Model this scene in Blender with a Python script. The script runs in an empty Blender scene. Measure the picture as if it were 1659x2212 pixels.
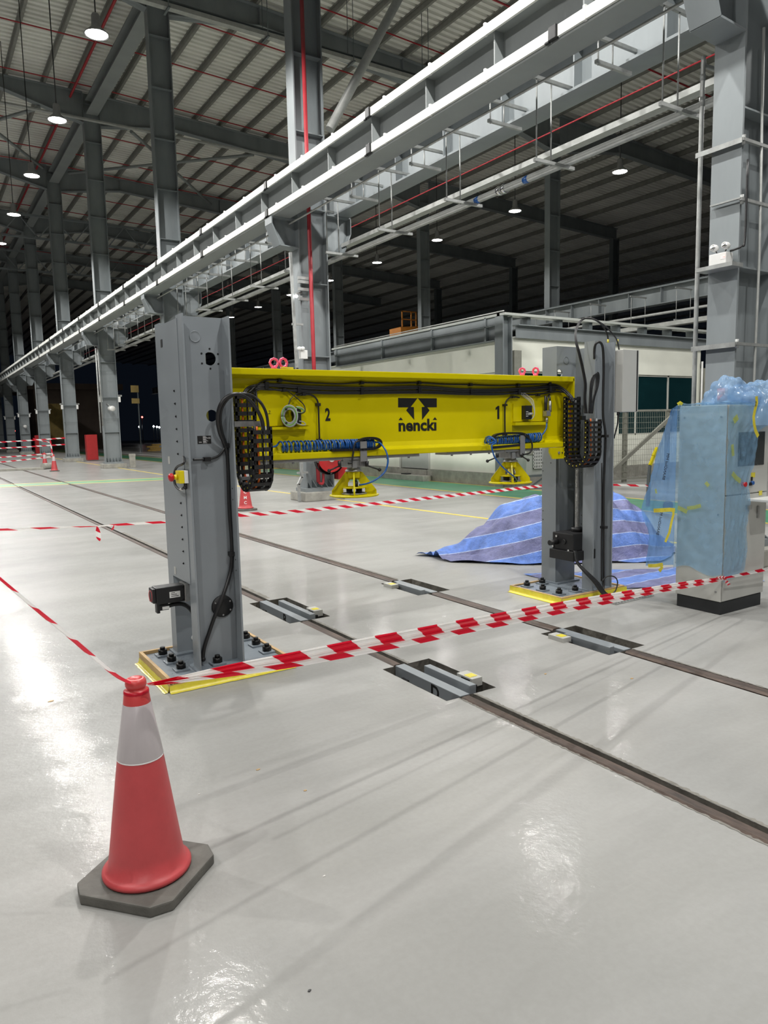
import bpy, bmesh, math, random
import numpy as np
from mathutils import Vector, Matrix
from mathutils.geometry import tessellate_polygon

# ---------------------------------------------------------------- camera
SC = bpy.context.scene
COL = SC.collection
IW, IH, FPX = 1659, 2212, 1569.0
CAM = np.array([0.0, 0.0, 1.6])
_yaw, _pit, _rol = [math.radians(a) for a in (32.77, 6.702, -1.227)]
FW = np.array([math.sin(_yaw) * math.cos(_pit), math.cos(_yaw) * math.cos(_pit), -math.sin(_pit)])
_r0 = np.array([math.cos(_yaw), -math.sin(_yaw), 0.0])
_u0 = np.cross(_r0, FW)
RT = math.cos(_rol) * _r0 + math.sin(_rol) * _u0
UP = -math.sin(_rol) * _r0 + math.cos(_rol) * _u0
cam_d = bpy.data.cameras.new('camera')
cam_d.sensor_fit = 'AUTO'
cam_d.sensor_width = 36.0
cam_d.lens = FPX * 36.0 / IH
cam_d.clip_start, cam_d.clip_end = 0.05, 600
cam = bpy.data.objects.new('camera', cam_d)
COL.objects.link(cam)
cam.matrix_world = Matrix(((RT[0], UP[0], -FW[0], CAM[0]), (RT[1], UP[1], -FW[1], CAM[1]), (RT[2], UP[2], -FW[2], CAM[2]), (0, 0, 0, 1)))
SC.camera = cam

# ---------------------------------------------------------------- light and exposure
SC.view_settings.view_transform = 'Standard'
SC.view_settings.look = 'None'
SC.view_settings.gamma = 1.0
SC.view_settings.use_curve_mapping = False
SC.view_settings.exposure = 0.12
world = bpy.data.worlds.new('night')
SC.world = world
world.use_nodes = True
_bg = world.node_tree.nodes['Background']
_bg.inputs[0].default_value = (0.25, 0.36, 0.6, 1)
_bg.inputs[1].default_value = 0.009
LAMP_W = 1150.0         # power of one high-bay lamp (spot light)
SC.cycles.max_bounces = 8
SC.cycles.diffuse_bounces = 4
SC.cycles.glossy_bounces = 3
SC.cycles.transmission_bounces = 4
SC.cycles.transparent_max_bounces = 12
SC.cycles.sample_clamp_indirect = 3.0
SC.cycles.caustics_reflective = False
SC.cycles.caustics_refractive = False
LEFT_LAMPS = [(4.0, 2.1 + 5.0 * k, 10.0) for k in range(-1, 13)]
FAR_LEFT_LAMPS = [(-5.0, -12.9 + 7.5 * k, 10.0) for k in range(0, 8)]
RIGHT_LAMPS = [(20.2, 16.65 + 4.96 * k, 9.72) for k in range(0, 8)]
MID_LAMPS = [(12.5, 12.2, 9.8), (12.5, 7.2, 9.8), (12.5, 2.2, 9.8), (20.2, 6.7, 9.8), (20.2, 1.7, 9.8)]

# measured point of the photograph -> the point where its ray meets a known real plane
def ray(u, v):
    return FW + RT * (u - IW / 2) / FPX - UP * (v - IH / 2) / FPX
def fl(u, v, z=0.0):
    d = ray(u, v); return CAM + d * (z - CAM[2]) / d[2]
def py(u, v, y):
    d = ray(u, v); return CAM + d * (y - CAM[1]) / d[1]
def px(u, v, x):
    d = ray(u, v); return CAM + d * (x - CAM[0]) / d[0]

# ---------------------------------------------------------------- mesh helpers
ORG = {}
class MB:
    def __init__(self):
        self.v, self.f, self.m, self.s = [], [], [], []
    def add(self, vs, fs, m=0, smooth=False):
        o = len(self.v)
        self.v += [tuple(map(float, p)) for p in vs]
        for f in fs:
            self.f.append([o + i for i in f]); self.m.append(m); self.s.append(smooth)
        return self
    def box(self, x0, x1, y0, y1, z0, z1, m=0):
        vs = [(x, y, z) for z in (z0, z1) for y in (y0, y1) for x in (x0, x1)]
        return self.add(vs, [(0, 2, 3, 1), (4, 5, 7, 6), (0, 1, 5, 4), (2, 6, 7, 3), (0, 4, 6, 2), (1, 3, 7, 5)], m)
    def obox(self, c, ax, ay, az, m=0):
        c, ax, ay, az = [np.array(a, float) for a in (c, ax, ay, az)]
        vs = [c + sx * ax + sy * ay + sz * az for sz in (-1, 1) for sy in (-1, 1) for sx in (-1, 1)]
        return self.add(vs, [(0, 2, 3, 1), (4, 5, 7, 6), (0, 1, 5, 4), (2, 6, 7, 3), (0, 4, 6, 2), (1, 3, 7, 5)], m)
    def bar(self, p0, p1, w, h, up=(0, 0, 1), m=0):
        p0, p1, up = [np.array(a, float) for a in (p0, p1, up)]
        d = p1 - p0; L = np.linalg.norm(d); d = d / L
        s = np.cross(d, up)
        if np.linalg.norm(s) < 1e-6: s = np.cross(d, (1, 0, 0))
        s = s / np.linalg.norm(s); t = np.cross(s, d)
        return self.obox((p0 + p1) / 2, d * L / 2, s * w / 2, t * h / 2, m)
    def tube(self, pts, r, n=8, m=0, caps=True):
        pts = [np.array(p, float) for p in pts]
        N = len(pts); rs = r if hasattr(r, '__len__') else [r] * N
        t0 = pts[1] - pts[0]; t0 = t0 / np.linalg.norm(t0)
        a = np.cross(t0, (0, 0, 1.0))
        if np.linalg.norm(a) < 1e-3: a = np.cross(t0, (1.0, 0, 0))
        a = a / np.linalg.norm(a)
        vs = []
        for i in range(N):
            t = pts[min(i + 1, N - 1)] - pts[max(i - 1, 0)]
            t = t / max(np.linalg.norm(t), 1e-9)
            a = a - t * np.dot(a, t); a = a / max(np.linalg.norm(a), 1e-9)
            b = np.cross(t, a)
            for k in range(n):
                q = 2 * math.pi * k / n
                vs.append(pts[i] + rs[i] * (math.cos(q) * a + math.sin(q) * b))
        fs = []
        for i in range(N - 1):
            for k in range(n):
                k2 = (k + 1) % n
                fs.append((i * n + k, i * n + k2, (i + 1) * n + k2, (i + 1) * n + k))
        o = len(self.v)
        self.add(vs, fs, m, True)
        if caps:
            self.f.append([o + k for k in range(n)][::-1]); self.m.append(m); self.s.append(False)
            self.f.append([o + (N - 1) * n + k for k in range(n)]); self.m.append(m); self.s.append(False)
        return self
    def cyl(self, p0, p1, r, n=12, m=0, r2=None):
        return self.tube([p0, p1], [r, r if r2 is None else r2], n, m)
    def prism(self, poly, ext, m=0):
        poly = [np.array(p, float) for p in poly]; ext = np.array(ext, float); n = len(poly)
        vs = poly + [p + ext for p in poly]
        tri = tessellate_polygon([[Vector(p) for p in poly]])
        fs = [tuple(t) for t in tri] + [tuple(n + i for i in t[::-1]) for t in tri]
        fs += [(i, (i + 1) % n, n + (i + 1) % n, n + i) for i in range(n)]
        return self.add(vs, fs, m)
    def plate(self, outer, holes, fn, m=0):
        """outer, holes: 2-D loops; fn(a, b, side) -> 3-D point, side 0 or 1"""
        loops = [outer] + holes
        flat = [p for l in loops for p in l]; n = len(flat)
        tri = tessellate_polygon([[Vector((p[0], p[1], 0)) for p in l] for l in loops])
        vs = [fn(a, b, 0) for a, b in flat] + [fn(a, b, 1) for a, b in flat]
        fs = [tuple(t) for t in tri] + [tuple(n + i for i in t[::-1]) for t in tri]
        o = 0
        for l in loops:
            k = len(l)
            fs += [(o + i, o + (i + 1) % k, n + o + (i + 1) % k, n + o + i) for i in range(k)]
            o += k
        return self.add(vs, fs, m)
    def lathe(self, c, prof, n=24, m=0, axis=(0, 0, 1), smooth=True):
        c = np.array(c, float); ax = np.array(axis, float); ax = ax / np.linalg.norm(ax)
        a = np.cross(ax, (0, 1.0, 0)) if abs(ax[1]) < 0.9 else np.cross(ax, (1.0, 0, 0))
        a = a / np.linalg.norm(a); b = np.cross(ax, a)
        vs = []
        for r, z in prof:
            for k in range(n):
                q = 2 * math.pi * k / n
                vs.append(c + ax * z + r * (math.cos(q) * a + math.sin(q) * b))
        fs = []
        for i in range(len(prof) - 1):
            for k in range(n):
                k2 = (k + 1) % n
                fs.append((i * n + k, i * n + k2, (i + 1) * n + k2, (i + 1) * n + k))
        return self.add(vs, fs, m, smooth)
    def sphere(self, c, r, n=12, m=0, sz=1.0):
        k = max(4, n // 2)
        prof = [(max(1e-4, r * math.sin(math.pi * i / k)), -r * sz * math.cos(math.pi * i / k)) for i in range(k + 1)]
        return self.lathe(c, prof, n, m)
    def grid(self, nu, nv, fn, m=0, smooth=True, mf=None):
        vs = [fn(i / nu, j / nv) for j in range(nv + 1) for i in range(nu + 1)]
        o = len(self.v)
        self.v += [tuple(map(float, p)) for p in vs]
        for j in range(nv):
            for i in range(nu):
                a = o + j * (nu + 1) + i
                self.f.append([a, a + 1, a + nu + 2, a + nu + 1])
                self.m.append(mf(i, j) if mf else m); self.s.append(smooth)
        return self
    def rot(self, c, ang):
        ca, sa = math.cos(ang), math.sin(ang)
        self.v = [(c[0] + (x - c[0]) * ca - (y - c[1]) * sa, c[1] + (x - c[0]) * sa + (y - c[1]) * ca, z) for x, y, z in self.v]
        return self
    def build(self, name, mats, parent=None, bevel=0.0, recalc=True):
        if not isinstance(mats, (list, tuple)): mats = [mats]
        V = np.array(self.v, float)
        if parent is not None: org = ORG[parent.name]
        else:
            lo, hi = V.min(0), V.max(0)
            org = np.array([(lo[0] + hi[0]) / 2, (lo[1] + hi[1]) / 2, lo[2]])
        V = V - org
        me = bpy.data.meshes.new(name)
        me.from_pydata(V.tolist(), [], self.f)
        for mm in mats: me.materials.append(MAT[mm] if isinstance(mm, str) else mm)
        me.polygons.foreach_set('material_index', self.m)
        me.polygons.foreach_set('use_smooth', self.s)
        if recalc:
            bm = bmesh.new(); bm.from_mesh(me)
            bmesh.ops.recalc_face_normals(bm, faces=bm.faces)
            if bevel > 0:
                es = [e for e in bm.edges if len(e.link_faces) == 2 and e.calc_face_angle(0) > 0.6]
                bmesh.ops.bevel(bm, geom=es, offset=bevel, segments=2, affect='EDGES', profile=0.6, clamp_overlap=True)
            bm.to_mesh(me); bm.free()
        me.update()
        o = bpy.data.objects.new(name, me)
        COL.objects.link(o)
        if parent is not None:
            o.parent = parent
        else: o.location = org
        ORG[o.name] = org
        return o

def tag(o, label=None, cat=None, group=None, kind=None):
    if label: o['label'] = label
    if cat: o['category'] = cat
    if group: o['group'] = group
    if kind: o['kind'] = kind
    return o
def thing(name, label, cat, loc, group=None):
    o = bpy.data.objects.new(name, None)
    o.empty_display_size = 0.1
    COL.objects.link(o); o.location = loc
    ORG[o.name] = np.array(loc, float)
    return tag(o, label, cat, group)
def copy_tree(o, loc, label, parent=None):
    c = o.copy(); COL.objects.link(c)
    if parent is None:
        c.location = loc
        if label: c['label'] = label
    else: c.parent = parent
    ORG[c.name] = np.array(loc, float)
    for ch in list(o.children): copy_tree(ch, loc, None, c)
    return c
def text(name, s, origin, xd, yd, size, mat, parent, depth=0.0008, offset=0.0, sx=1.0, align='CENTER', shear=0.0):
    """flat lettering lying on the plane spanned by xd, yd"""
    cu = bpy.data.curves.new(name, 'FONT')
    cu.body = s; cu.size = size; cu.extrude = depth; cu.offset = offset; cu.align_x = align; cu.align_y = 'CENTER'; cu.shear = shear
    cu.resolution_u = 3
    t = bpy.data.objects.new(name, cu); COL.objects.link(t)
    me = bpy.data.meshes.new_from_object(t)
    bpy.data.objects.remove(t); bpy.data.curves.remove(cu)
    xd, yd = np.array(xd, float), np.array(yd, float); nd = np.cross(xd, yd)
    org = ORG[parent.name]
    for v in me.vertices:
        c = v.co
        p = np.array(origin, float) + xd * c.x * sx + yd * c.y + nd * c.z - org
        v.co = p
    me.name = name; me.materials.clear(); me.materials.append(MAT[mat])
    o = bpy.data.objects.new(name, me); COL.objects.link(o); o.parent = parent; ORG[o.name] = org
    return o
def smooth_path(pts, n=6):
    """Catmull-Rom through the points"""
    P = [np.array(p, float) for p in pts]
    P = [2 * P[0] - P[1]] + P + [2 * P[-1] - P[-2]]
    out = []
    for i in range(1, len(P) - 2):
        for k in range(n):
            t = k / n
            a, b, c, d = P[i - 1], P[i], P[i + 1], P[i + 2]
            out.append(0.5 * ((2 * b) + (-a + c) * t + (2 * a - 5 * b + 4 * c - d) * t * t + (-a + 3 * b - 3 * c + d) * t ** 3))
    out.append(P[-2])
    return out
def circ(cx, cy, r, n=20, a0=0.0):
    return [(cx + r * math.cos(a0 + 2 * math.pi * k / n), cy + r * math.sin(a0 + 2 * math.pi * k / n)) for k in range(n)]
def rect(a0, a1, b0, b1):
    return [(a0, b0), (a1, b0), (a1, b1), (a0, b1)]

# ---------------------------------------------------------------- materials
MAT = {}
def mat(name, col, rough=0.5, metal=0.0, noise=0.0, nscale=6.0, bump=0.0, bscale=60.0, emit=0.0, spec=0.5, stretch=(1, 1, 1), col2=None, coat=0.0):
    m = bpy.data.materials.new(name); m.use_nodes = True
    nt = m.node_tree; b = nt.nodes['Principled BSDF']
    c = (col[0], col[1], col[2], 1)
    b.inputs['Base Color'].default_value = c
    b.inputs['Roughness'].default_value = rough
    b.inputs['Metallic'].default_value = metal
    b.inputs['Specular IOR Level'].default_value = spec
    b.inputs['Coat Weight'].default_value = coat
    if emit > 0:
        b.inputs['Emission Color'].default_value = c
        b.inputs['Emission Strength'].default_value = emit
    tc = nt.nodes.new('ShaderNodeTexCoord')
    mp = nt.nodes.new('ShaderNodeMapping'); mp.inputs['Scale'].default_value = stretch
    nt.links.new(tc.outputs['Object'], mp.inputs[0])
    if noise > 0 or col2:
        n = nt.nodes.new('ShaderNodeTexNoise'); n.inputs['Scale'].default_value = nscale; n.inputs['Detail'].default_value = 6
        n.inputs['Roughness'].default_value = 0.62
        nt.links.new(mp.outputs[0], n.inputs['Vector'])
        r = nt.nodes.new('ShaderNodeValToRGB')
        k = 1 - noise
        r.color_ramp.elements[0].position = 0.32; r.color_ramp.elements[1].position = 0.68
        a = col2 if col2 else tuple(x * k for x in col)
        r.color_ramp.elements[0].color = (a[0], a[1], a[2], 1)
        r.color_ramp.elements[1].color = (min(1, col[0] * (1 + noise * .5)), min(1, col[1] * (1 + noise * .5)), min(1, col[2] * (1 + noise * .5)), 1)
        nt.links.new(n.outputs[0], r.inputs[0]); nt.links.new(r.outputs[0], b.inputs['Base Color'])
        ma = nt.nodes.new('ShaderNodeMapRange'); ma.inputs['To Min'].default_value = max(0.02, rough - .1); ma.inputs['To Max'].default_value = min(1, rough + .12)
        nt.links.new(n.outputs[0], ma.inputs['Value']); nt.links.new(ma.outputs[0], b.inputs['Roughness'])
    if bump > 0:
        n2 = nt.nodes.new('ShaderNodeTexNoise'); n2.inputs['Scale'].default_value = bscale; n2.inputs['Detail'].default_value = 4
        nt.links.new(mp.outputs[0], n2.inputs['Vector'])
        bu = nt.nodes.new('ShaderNodeBump'); bu.inputs['Strength'].default_value = bump; bu.inputs['Distance'].default_value = 0.01
        nt.links.new(n2.outputs[0], bu.inputs['Height']); nt.links.new(bu.outputs[0], b.inputs['Normal'])
    MAT[name] = m
    return m
mat('steel_frame', (0.23, 0.255, 0.265), 0.5, noise=.18, nscale=1.3, bump=.03, stretch=(1, 1, .35))
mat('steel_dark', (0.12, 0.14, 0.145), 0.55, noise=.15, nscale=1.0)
mat('girder_grey', (0.27, 0.29, 0.29), 0.5, noise=.12, nscale=1.2)
mat('fascia_white', (0.78, 0.79, 0.74), 0.4, noise=.06, nscale=2)
mat('black', (0.012, 0.012, 0.013), 0.45, noise=.2, nscale=30)
mat('rubber', (0.015, 0.015, 0.016), 0.38, noise=.15, nscale=30)
mat('chain_black', (0.014, 0.014, 0.015), 0.5, noise=.2, nscale=40)
mat('galvanised', (0.36, 0.37, 0.36), 0.45, 0.35, noise=.25, nscale=9)
mat('pipe_grey', (0.42, 0.43, 0.41), 0.5, 0.2, noise=.2, nscale=5)
mat('red_pipe', (0.38, 0.025, 0.035), 0.42, noise=.15, nscale=6)
mat('deck', (0.84, 0.84, 0.79), 0.5, noise=.14, nscale=.8, stretch=(.2, 1, 1))
mat('purlin', (0.24, 0.24, 0.22), 0.5, noise=.2, nscale=3)
mat('press_grey', (0.25, 0.275, 0.295), 0.34, noise=.06, nscale=3, bump=.03, bscale=140, coat=.1)
mat('press_plate', (0.2, 0.23, 0.26), 0.28, noise=.12, nscale=7, bump=.08, bscale=40)
mat('yellow', (0.62, 0.53, 0.0), 0.36, noise=.05, nscale=4, bump=.02, bscale=120, spec=.25)
mat('yellow_bright', (0.75, 0.62, 0.01), 0.35, noise=.06, nscale=12)
mat('bolt_black', (0.02, 0.02, 0.02), 0.35, .6, noise=.3, nscale=60)
mat('alu', (0.42, 0.42, 0.41), 0.32, .7, noise=.15, nscale=25)
mat('alu_dull', (0.3, 0.3, 0.3), 0.42, .4, noise=.12, nscale=18)
mat('chrome', (0.7, 0.7, 0.7), 0.15, 1.0, noise=.05)
mat('wood', (0.55, 0.36, 0.16), 0.6, noise=.3, nscale=9, stretch=(.5, .5, 4), bump=.1, bscale=40)
mat('tape_yellow', (0.72, 0.62, 0.06), 0.3, noise=.15, nscale=14, bump=.25, bscale=30)
mat('hose_blue', (0.012, 0.1, 0.36), 0.25, noise=.1, nscale=20, coat=.3)
mat('wire_orange', (0.75, 0.16, 0.02), 0.4, noise=.1)
mat('wire_grey', (0.42, 0.44, 0.44), 0.45, noise=.15, nscale=40)
mat('wire_green', (0.2, 0.42, 0.08), 0.45, noise=.15, nscale=40)
mat('white', (0.75, 0.75, 0.73), 0.4, noise=.05)
mat('white_print', (0.8, 0.8, 0.8), 0.5, noise=.03)
mat('black_print', (0.012, 0.012, 0.012), 0.45, noise=.1)
mat('pink', (0.85, 0.1, 0.22), 0.35, noise=.1, nscale=20)
mat('red_plastic', (0.55, 0.012, 0.02), 0.3, noise=.08)
mat('cone_red', (0.56, 0.072, 0.078), 0.42, noise=.1, nscale=8, bump=.04, bscale=90)
mat('cone_red_top', (0.62, 0.06, 0.06), 0.38, noise=.1, nscale=10)
mat('cone_sleeve', (0.54, 0.49, 0.5), 0.3, noise=.12, nscale=7, stretch=(1, 1, .15))
mat('cone_rubber', (0.135, 0.13, 0.115), 0.7, noise=.25, nscale=9, bump=.25, bscale=60)
mat('tape_red', (0.72, 0.014, 0.04), 0.33, noise=.06, nscale=10, bump=.1, bscale=25)
mat('tape_white', (0.9, 0.88, 0.86), 0.33, noise=.04, nscale=10, bump=.1, bscale=25)
mat('rail_steel', (0.115, 0.082, 0.066), 0.5, .35, noise=.4, nscale=9, bump=.25, bscale=45, stretch=(3, .6, 1), col2=(.05, .04, .035))
mat('concrete', (0.36, 0.35, 0.31), 0.8, noise=.25, nscale=5, bump=.3, bscale=30)
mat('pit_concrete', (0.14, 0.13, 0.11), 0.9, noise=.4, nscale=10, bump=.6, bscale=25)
mat('office_wall', (0.84, 0.85, 0.75), 0.7, noise=.06, nscale=1.2, bump=.03)
mat('office_trim', (0.55, 0.55, 0.5), 0.5, noise=.08)
mat('glass_dark', (0.006, 0.028, 0.032), 0.08, noise=.15, nscale=1.5)
mat('door_grey', (0.42, 0.44, 0.41), 0.5, noise=.06)
mat('cabinet', (0.5, 0.5, 0.47), 0.4, noise=.04, nscale=4)
mat('cabinet_plinth', (0.022, 0.024, 0.027), 0.5, noise=.1)
mat('screen', (0.045, 0.05, 0.05), 0.25, noise=.15, nscale=3)
mat('green_paint', (0.1, 0.33, 0.19), 0.4, noise=.25, nscale=1.4, bump=.05)
mat('green_faded', (0.2, 0.4, 0.24), 0.5, noise=.2, nscale=1.4)
mat('line_yellow', (0.78, 0.62, 0.13), 0.45, noise=.12, nscale=3)
mat('line_orange', (0.8, 0.5, 0.1), 0.5, noise=.12, nscale=3)
mat('mesh_wire', (0.32, 0.32, 0.27), 0.5, noise=.1)
mat('fence_frame', (0.27, 0.27, 0.23), 0.5, noise=.15)
mat('fire_red', (0.42, 0.02, 0.022), 0.35, noise=.1, nscale=5)
mat('lift_orange', (0.6, 0.22, 0.03), 0.5, noise=.15)
mat('far_brown', (0.16, 0.12, 0.1), 0.8, noise=.3, nscale=.4)
mat('far_sign', (0.5, 0.36, 0.12), 0.7, noise=.3, nscale=1.5)
mat('timber_yellow', (0.55, 0.35, 0.08), 0.7, noise=.25, nscale=3)
mat('lens', (1, 0.98, 0.93), 0.3, emit=30.0, noise=.01)
mat('lens_small', (0.9, 0.95, 1.0), 0.3, emit=12.0, noise=.01)
mat('light_red', (1, 0.12, 0.1), 0.3, emit=6.0, noise=.01)
mat('light_warm', (1, 0.8, 0.5), 0.3, emit=5.0, noise=.01)

def film_tape(name):
    nt = MAT[name].node_tree; b = nt.nodes['Principled BSDF']; out = nt.nodes['Material Output']
    t = nt.nodes.new('ShaderNodeBsdfTranslucent'); mx = nt.nodes.new('ShaderNodeMixShader'); mx.inputs[0].default_value = .4
    src = b.inputs['Base Color'].links[0].from_socket
    nt.links.new(src, t.inputs[0]); nt.links.new(b.outputs[0], mx.inputs[1]); nt.links.new(t.outputs[0], mx.inputs[2]); nt.links.new(mx.outputs[0], out.inputs[0])
film_tape('tape_white'); film_tape('tape_red')
mat('filler', (0.22, 0.21, 0.185), 0.85, noise=.3, nscale=12, bump=.3, bscale=40)
# floor: worn grey epoxy over concrete
def floor_material():
    m = bpy.data.materials.new('floor'); m.use_nodes = True
    nt = m.node_tree; b = nt.nodes['Principled BSDF']; L = nt.links
    tc = nt.nodes.new('ShaderNodeTexCoord')
    def noise(s, d=5, r=.6, st=(1, 1, 1)):
        mp = nt.nodes.new('ShaderNodeMapping'); mp.inputs['Scale'].default_value = st
        L.new(tc.outputs['Object'], mp.inputs[0])
        n = nt.nodes.new('ShaderNodeTexNoise'); n.inputs['Scale'].default_value = s; n.inputs['Detail'].default_value = d; n.inputs['Roughness'].default_value = r
        L.new(mp.outputs[0], n.inputs['Vector']); return n.outputs[0]
    def ramp(v, p0, c0, p1, c1):
        r = nt.nodes.new('ShaderNodeValToRGB'); e = r.color_ramp.elements
        e[0].position, e[1].position = p0, p1; e[0].color = (*c0, 1); e[1].color = (*c1, 1)
        L.new(v, r.inputs[0]); return r.outputs[0]
    def mix(f, a, c, mode='MIX'):
        x = nt.nodes.new('ShaderNodeMix'); x.data_type = 'RGBA'; x.blend_type = mode
        if isinstance(f, float): x.inputs[0].default_value = f
        else: L.new(f, x.inputs[0])
        L.new(a, x.inputs[6])
        if isinstance(c, tuple): x.inputs[7].default_value = c
        else: L.new(c, x.inputs[7])
        return x.outputs[2]
    base = ramp(noise(.42, 4), .3, (.33, .33, .32), .7, (.39, .385, .372))
    smear = ramp(noise(1.1, 6, .65, (.35, 1.6, 1)), .4, (.88, .88, .87), .62, (1, 1, 1))
    c = mix(1.0, base, smear, 'MULTIPLY')
    fine = ramp(noise(38, 3), .35, (.955, .955, .95), .65, (1, 1, 1))
    c = mix(1.0, c, fine, 'MULTIPLY')
    scuff = ramp(noise(5.0, 8, .75, (.25, 2.5, 1)), .62, (0, 0, 0), .8, (.32, .32, .32))
    c = mix(scuff, c, (.46, .46, .43, 1))
    L.new(c, b.inputs['Base Color'])
    # smooth epoxy near the track, rougher bare concrete farther into the hall
    sp = nt.nodes.new('ShaderNodeSeparateXYZ'); L.new(tc.outputs['Object'], sp.inputs[0])
    ro = nt.nodes.new('ShaderNodeMapRange'); ro.inputs['To Min'].default_value = .26; ro.inputs['To Max'].default_value = .46
    L.new(noise(.9, 6, .7), ro.inputs['Value'])
    L.new(ro.outputs[0], b.inputs['Roughness'])
    b.inputs['Specular IOR Level'].default_value = 0.06
    cw = nt.nodes.new('ShaderNodeMapRange'); cw.inputs['From Min'].default_value = .35; cw.inputs['From Max'].default_value = .68; cw.inputs['To Min'].default_value = .05; cw.inputs['To Max'].default_value = .24
    L.new(noise(2.2, 6, .65), cw.inputs['Value']); L.new(cw.outputs[0], b.inputs['Coat Weight'])
    b.inputs['Coat Roughness'].default_value = .09
    bu = nt.nodes.new('ShaderNodeBump'); bu.inputs['Strength'].default_value = 0.14; bu.inputs['Distance'].default_value = 0.004
    L.new(noise(70, 3), bu.inputs['Height']); 
    bu2 = nt.nodes.new('ShaderNodeBump'); bu2.inputs['Strength'].default_value = 0.2; bu2.inputs['Distance'].default_value = 0.02
    L.new(noise(5, 3), bu2.inputs['Height']); L.new(bu.outputs[0], bu2.inputs['Normal'])
    L.new(bu2.outputs[0], b.inputs['Normal']); L.new(bu2.outputs[0], b.inputs['Coat Normal'])
    MAT['floor'] = m
floor_material()

def film_material(name, tint, col, fac, rough=.18):
    m = bpy.data.materials.new(name); m.use_nodes = True
    nt = m.node_tree; b = nt.nodes['Principled BSDF']; L = nt.links; out = nt.nodes['Material Output']
    b.inputs['Base Color'].default_value = (*col, 1); b.inputs['Roughness'].default_value = rough
    t = nt.nodes.new('ShaderNodeBsdfTransparent'); t.inputs[0].default_value = (*tint, 1)
    mx = nt.nodes.new('ShaderNodeMixShader')
    tc = nt.nodes.new('ShaderNodeTexCoord')
    n = nt.nodes.new('ShaderNodeTexNoise'); n.inputs['Scale'].default_value = 5; n.inputs['Detail'].default_value = 6
    L.new(tc.outputs['Object'], n.inputs['Vector'])
    mr = nt.nodes.new('ShaderNodeMapRange'); mr.inputs['To Min'].default_value = fac - .12; mr.inputs['To Max'].default_value = fac + .12
    L.new(n.outputs[0], mr.inputs['Value']); L.new(mr.outputs[0], mx.inputs[0])
    bu = nt.nodes.new('ShaderNodeBump'); bu.inputs['Strength'].default_value = .5; bu.inputs['Distance'].default_value = .02
    n3 = nt.nodes.new('ShaderNodeTexNoise'); n3.inputs['Scale'].default_value = 6; n3.inputs['Detail'].default_value = 5; n3.inputs['Roughness'].default_value = .55; n3.noise_type = 'RIDGED_MULTIFRACTAL'
    L.new(tc.outputs['Object'], n3.inputs['Vector']); L.new(n3.outputs[0], bu.inputs['Height']); L.new(bu.outputs[0], b.inputs['Normal'])
    L.new(t.outputs[0], mx.inputs[1]); L.new(b.outputs[0], mx.inputs[2]); L.new(mx.outputs[0], out.inputs[0])
    MAT[name] = m
film_material('film_blue', (.78, .89, .965), (.3, .52, .76), .36)
film_material('film_fold', (.6, .76, .92), (.2, .4, .74), .58)
film_material('film_bunch', (.74, .86, .95), (.38, .55, .76), .44, .1)
film_material('film_yellow', (.9, .92, .5), (.6, .62, .1), .38, .3)

def tarp_material():
    m = bpy.data.materials.new('tarp'); m.use_nodes = True
    nt = m.node_tree; b = nt.nodes['Principled BSDF']; L = nt.links
    uv = nt.nodes.new('ShaderNodeUVMap'); sp = nt.nodes.new('ShaderNodeSeparateXYZ'); L.new(uv.outputs[0], sp.inputs[0])
    fr = nt.nodes.new('ShaderNodeMath'); fr.operation = 'FRACT'; L.new(sp.outputs[1], fr.inputs[0])
    r = nt.nodes.new('ShaderNodeValToRGB'); r.color_ramp.interpolation = 'CONSTANT'
    e = r.color_ramp.elements
    e[0].position = 0; e[0].color = (.12, .24, .66, 1)
    e[1].position = .475; e[1].color = (.5, .6, .85, 1)
    for p, c in ((.50, (.17, .18, .36, 1)), (.975, (.5, .6, .85, 1))):
        x = e.new(p); x.color = c
    L.new(fr.outputs[0], r.inputs[0])
    n = nt.nodes.new('ShaderNodeTexNoise'); n.inputs['Scale'].default_value = 7; n.inputs['Detail'].default_value = 8; n.inputs['Roughness'].default_value = .7
    tc = nt.nodes.new('ShaderNodeTexCoord'); L.new(tc.outputs['Object'], n.inputs['Vector'])
    r2 = nt.nodes.new('ShaderNodeValToRGB'); r2.color_ramp.elements[0].position = .35; r2.color_ramp.elements[1].position = .7
    r2.color_ramp.elements[0].color = (.75, .75, .75, 1); r2.color_ramp.elements[1].color = (1.35, 1.35, 1.35, 1)
    L.new(n.outputs[0], r2.inputs[0])
    mx = nt.nodes.new('ShaderNodeMix'); mx.data_type = 'RGBA'; mx.blend_type = 'MULTIPLY'; mx.inputs[0].default_value = 1
    L.new(r.outputs[0], mx.inputs[6]); L.new(r2.outputs[0], mx.inputs[7]); L.new(mx.outputs[2], b.inputs['Base Color'])
    b.inputs['Roughness'].default_value = .35
    bu = nt.nodes.new('ShaderNodeBump'); bu.inputs['Strength'].default_value = .9; bu.inputs['Distance'].default_value = .05
    L.new(n.outputs[0], bu.inputs['Height']); L.new(bu.outputs[0], b.inputs['Normal'])
    MAT['tarp'] = m
tarp_material()
# ================================================================ SETTING
RND = random.Random(7)
YK = [4.63 + 9.93 * k for k in range(9)]
CX0, CX1 = 7.25, 7.95           # flanges of the crane columns
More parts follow.
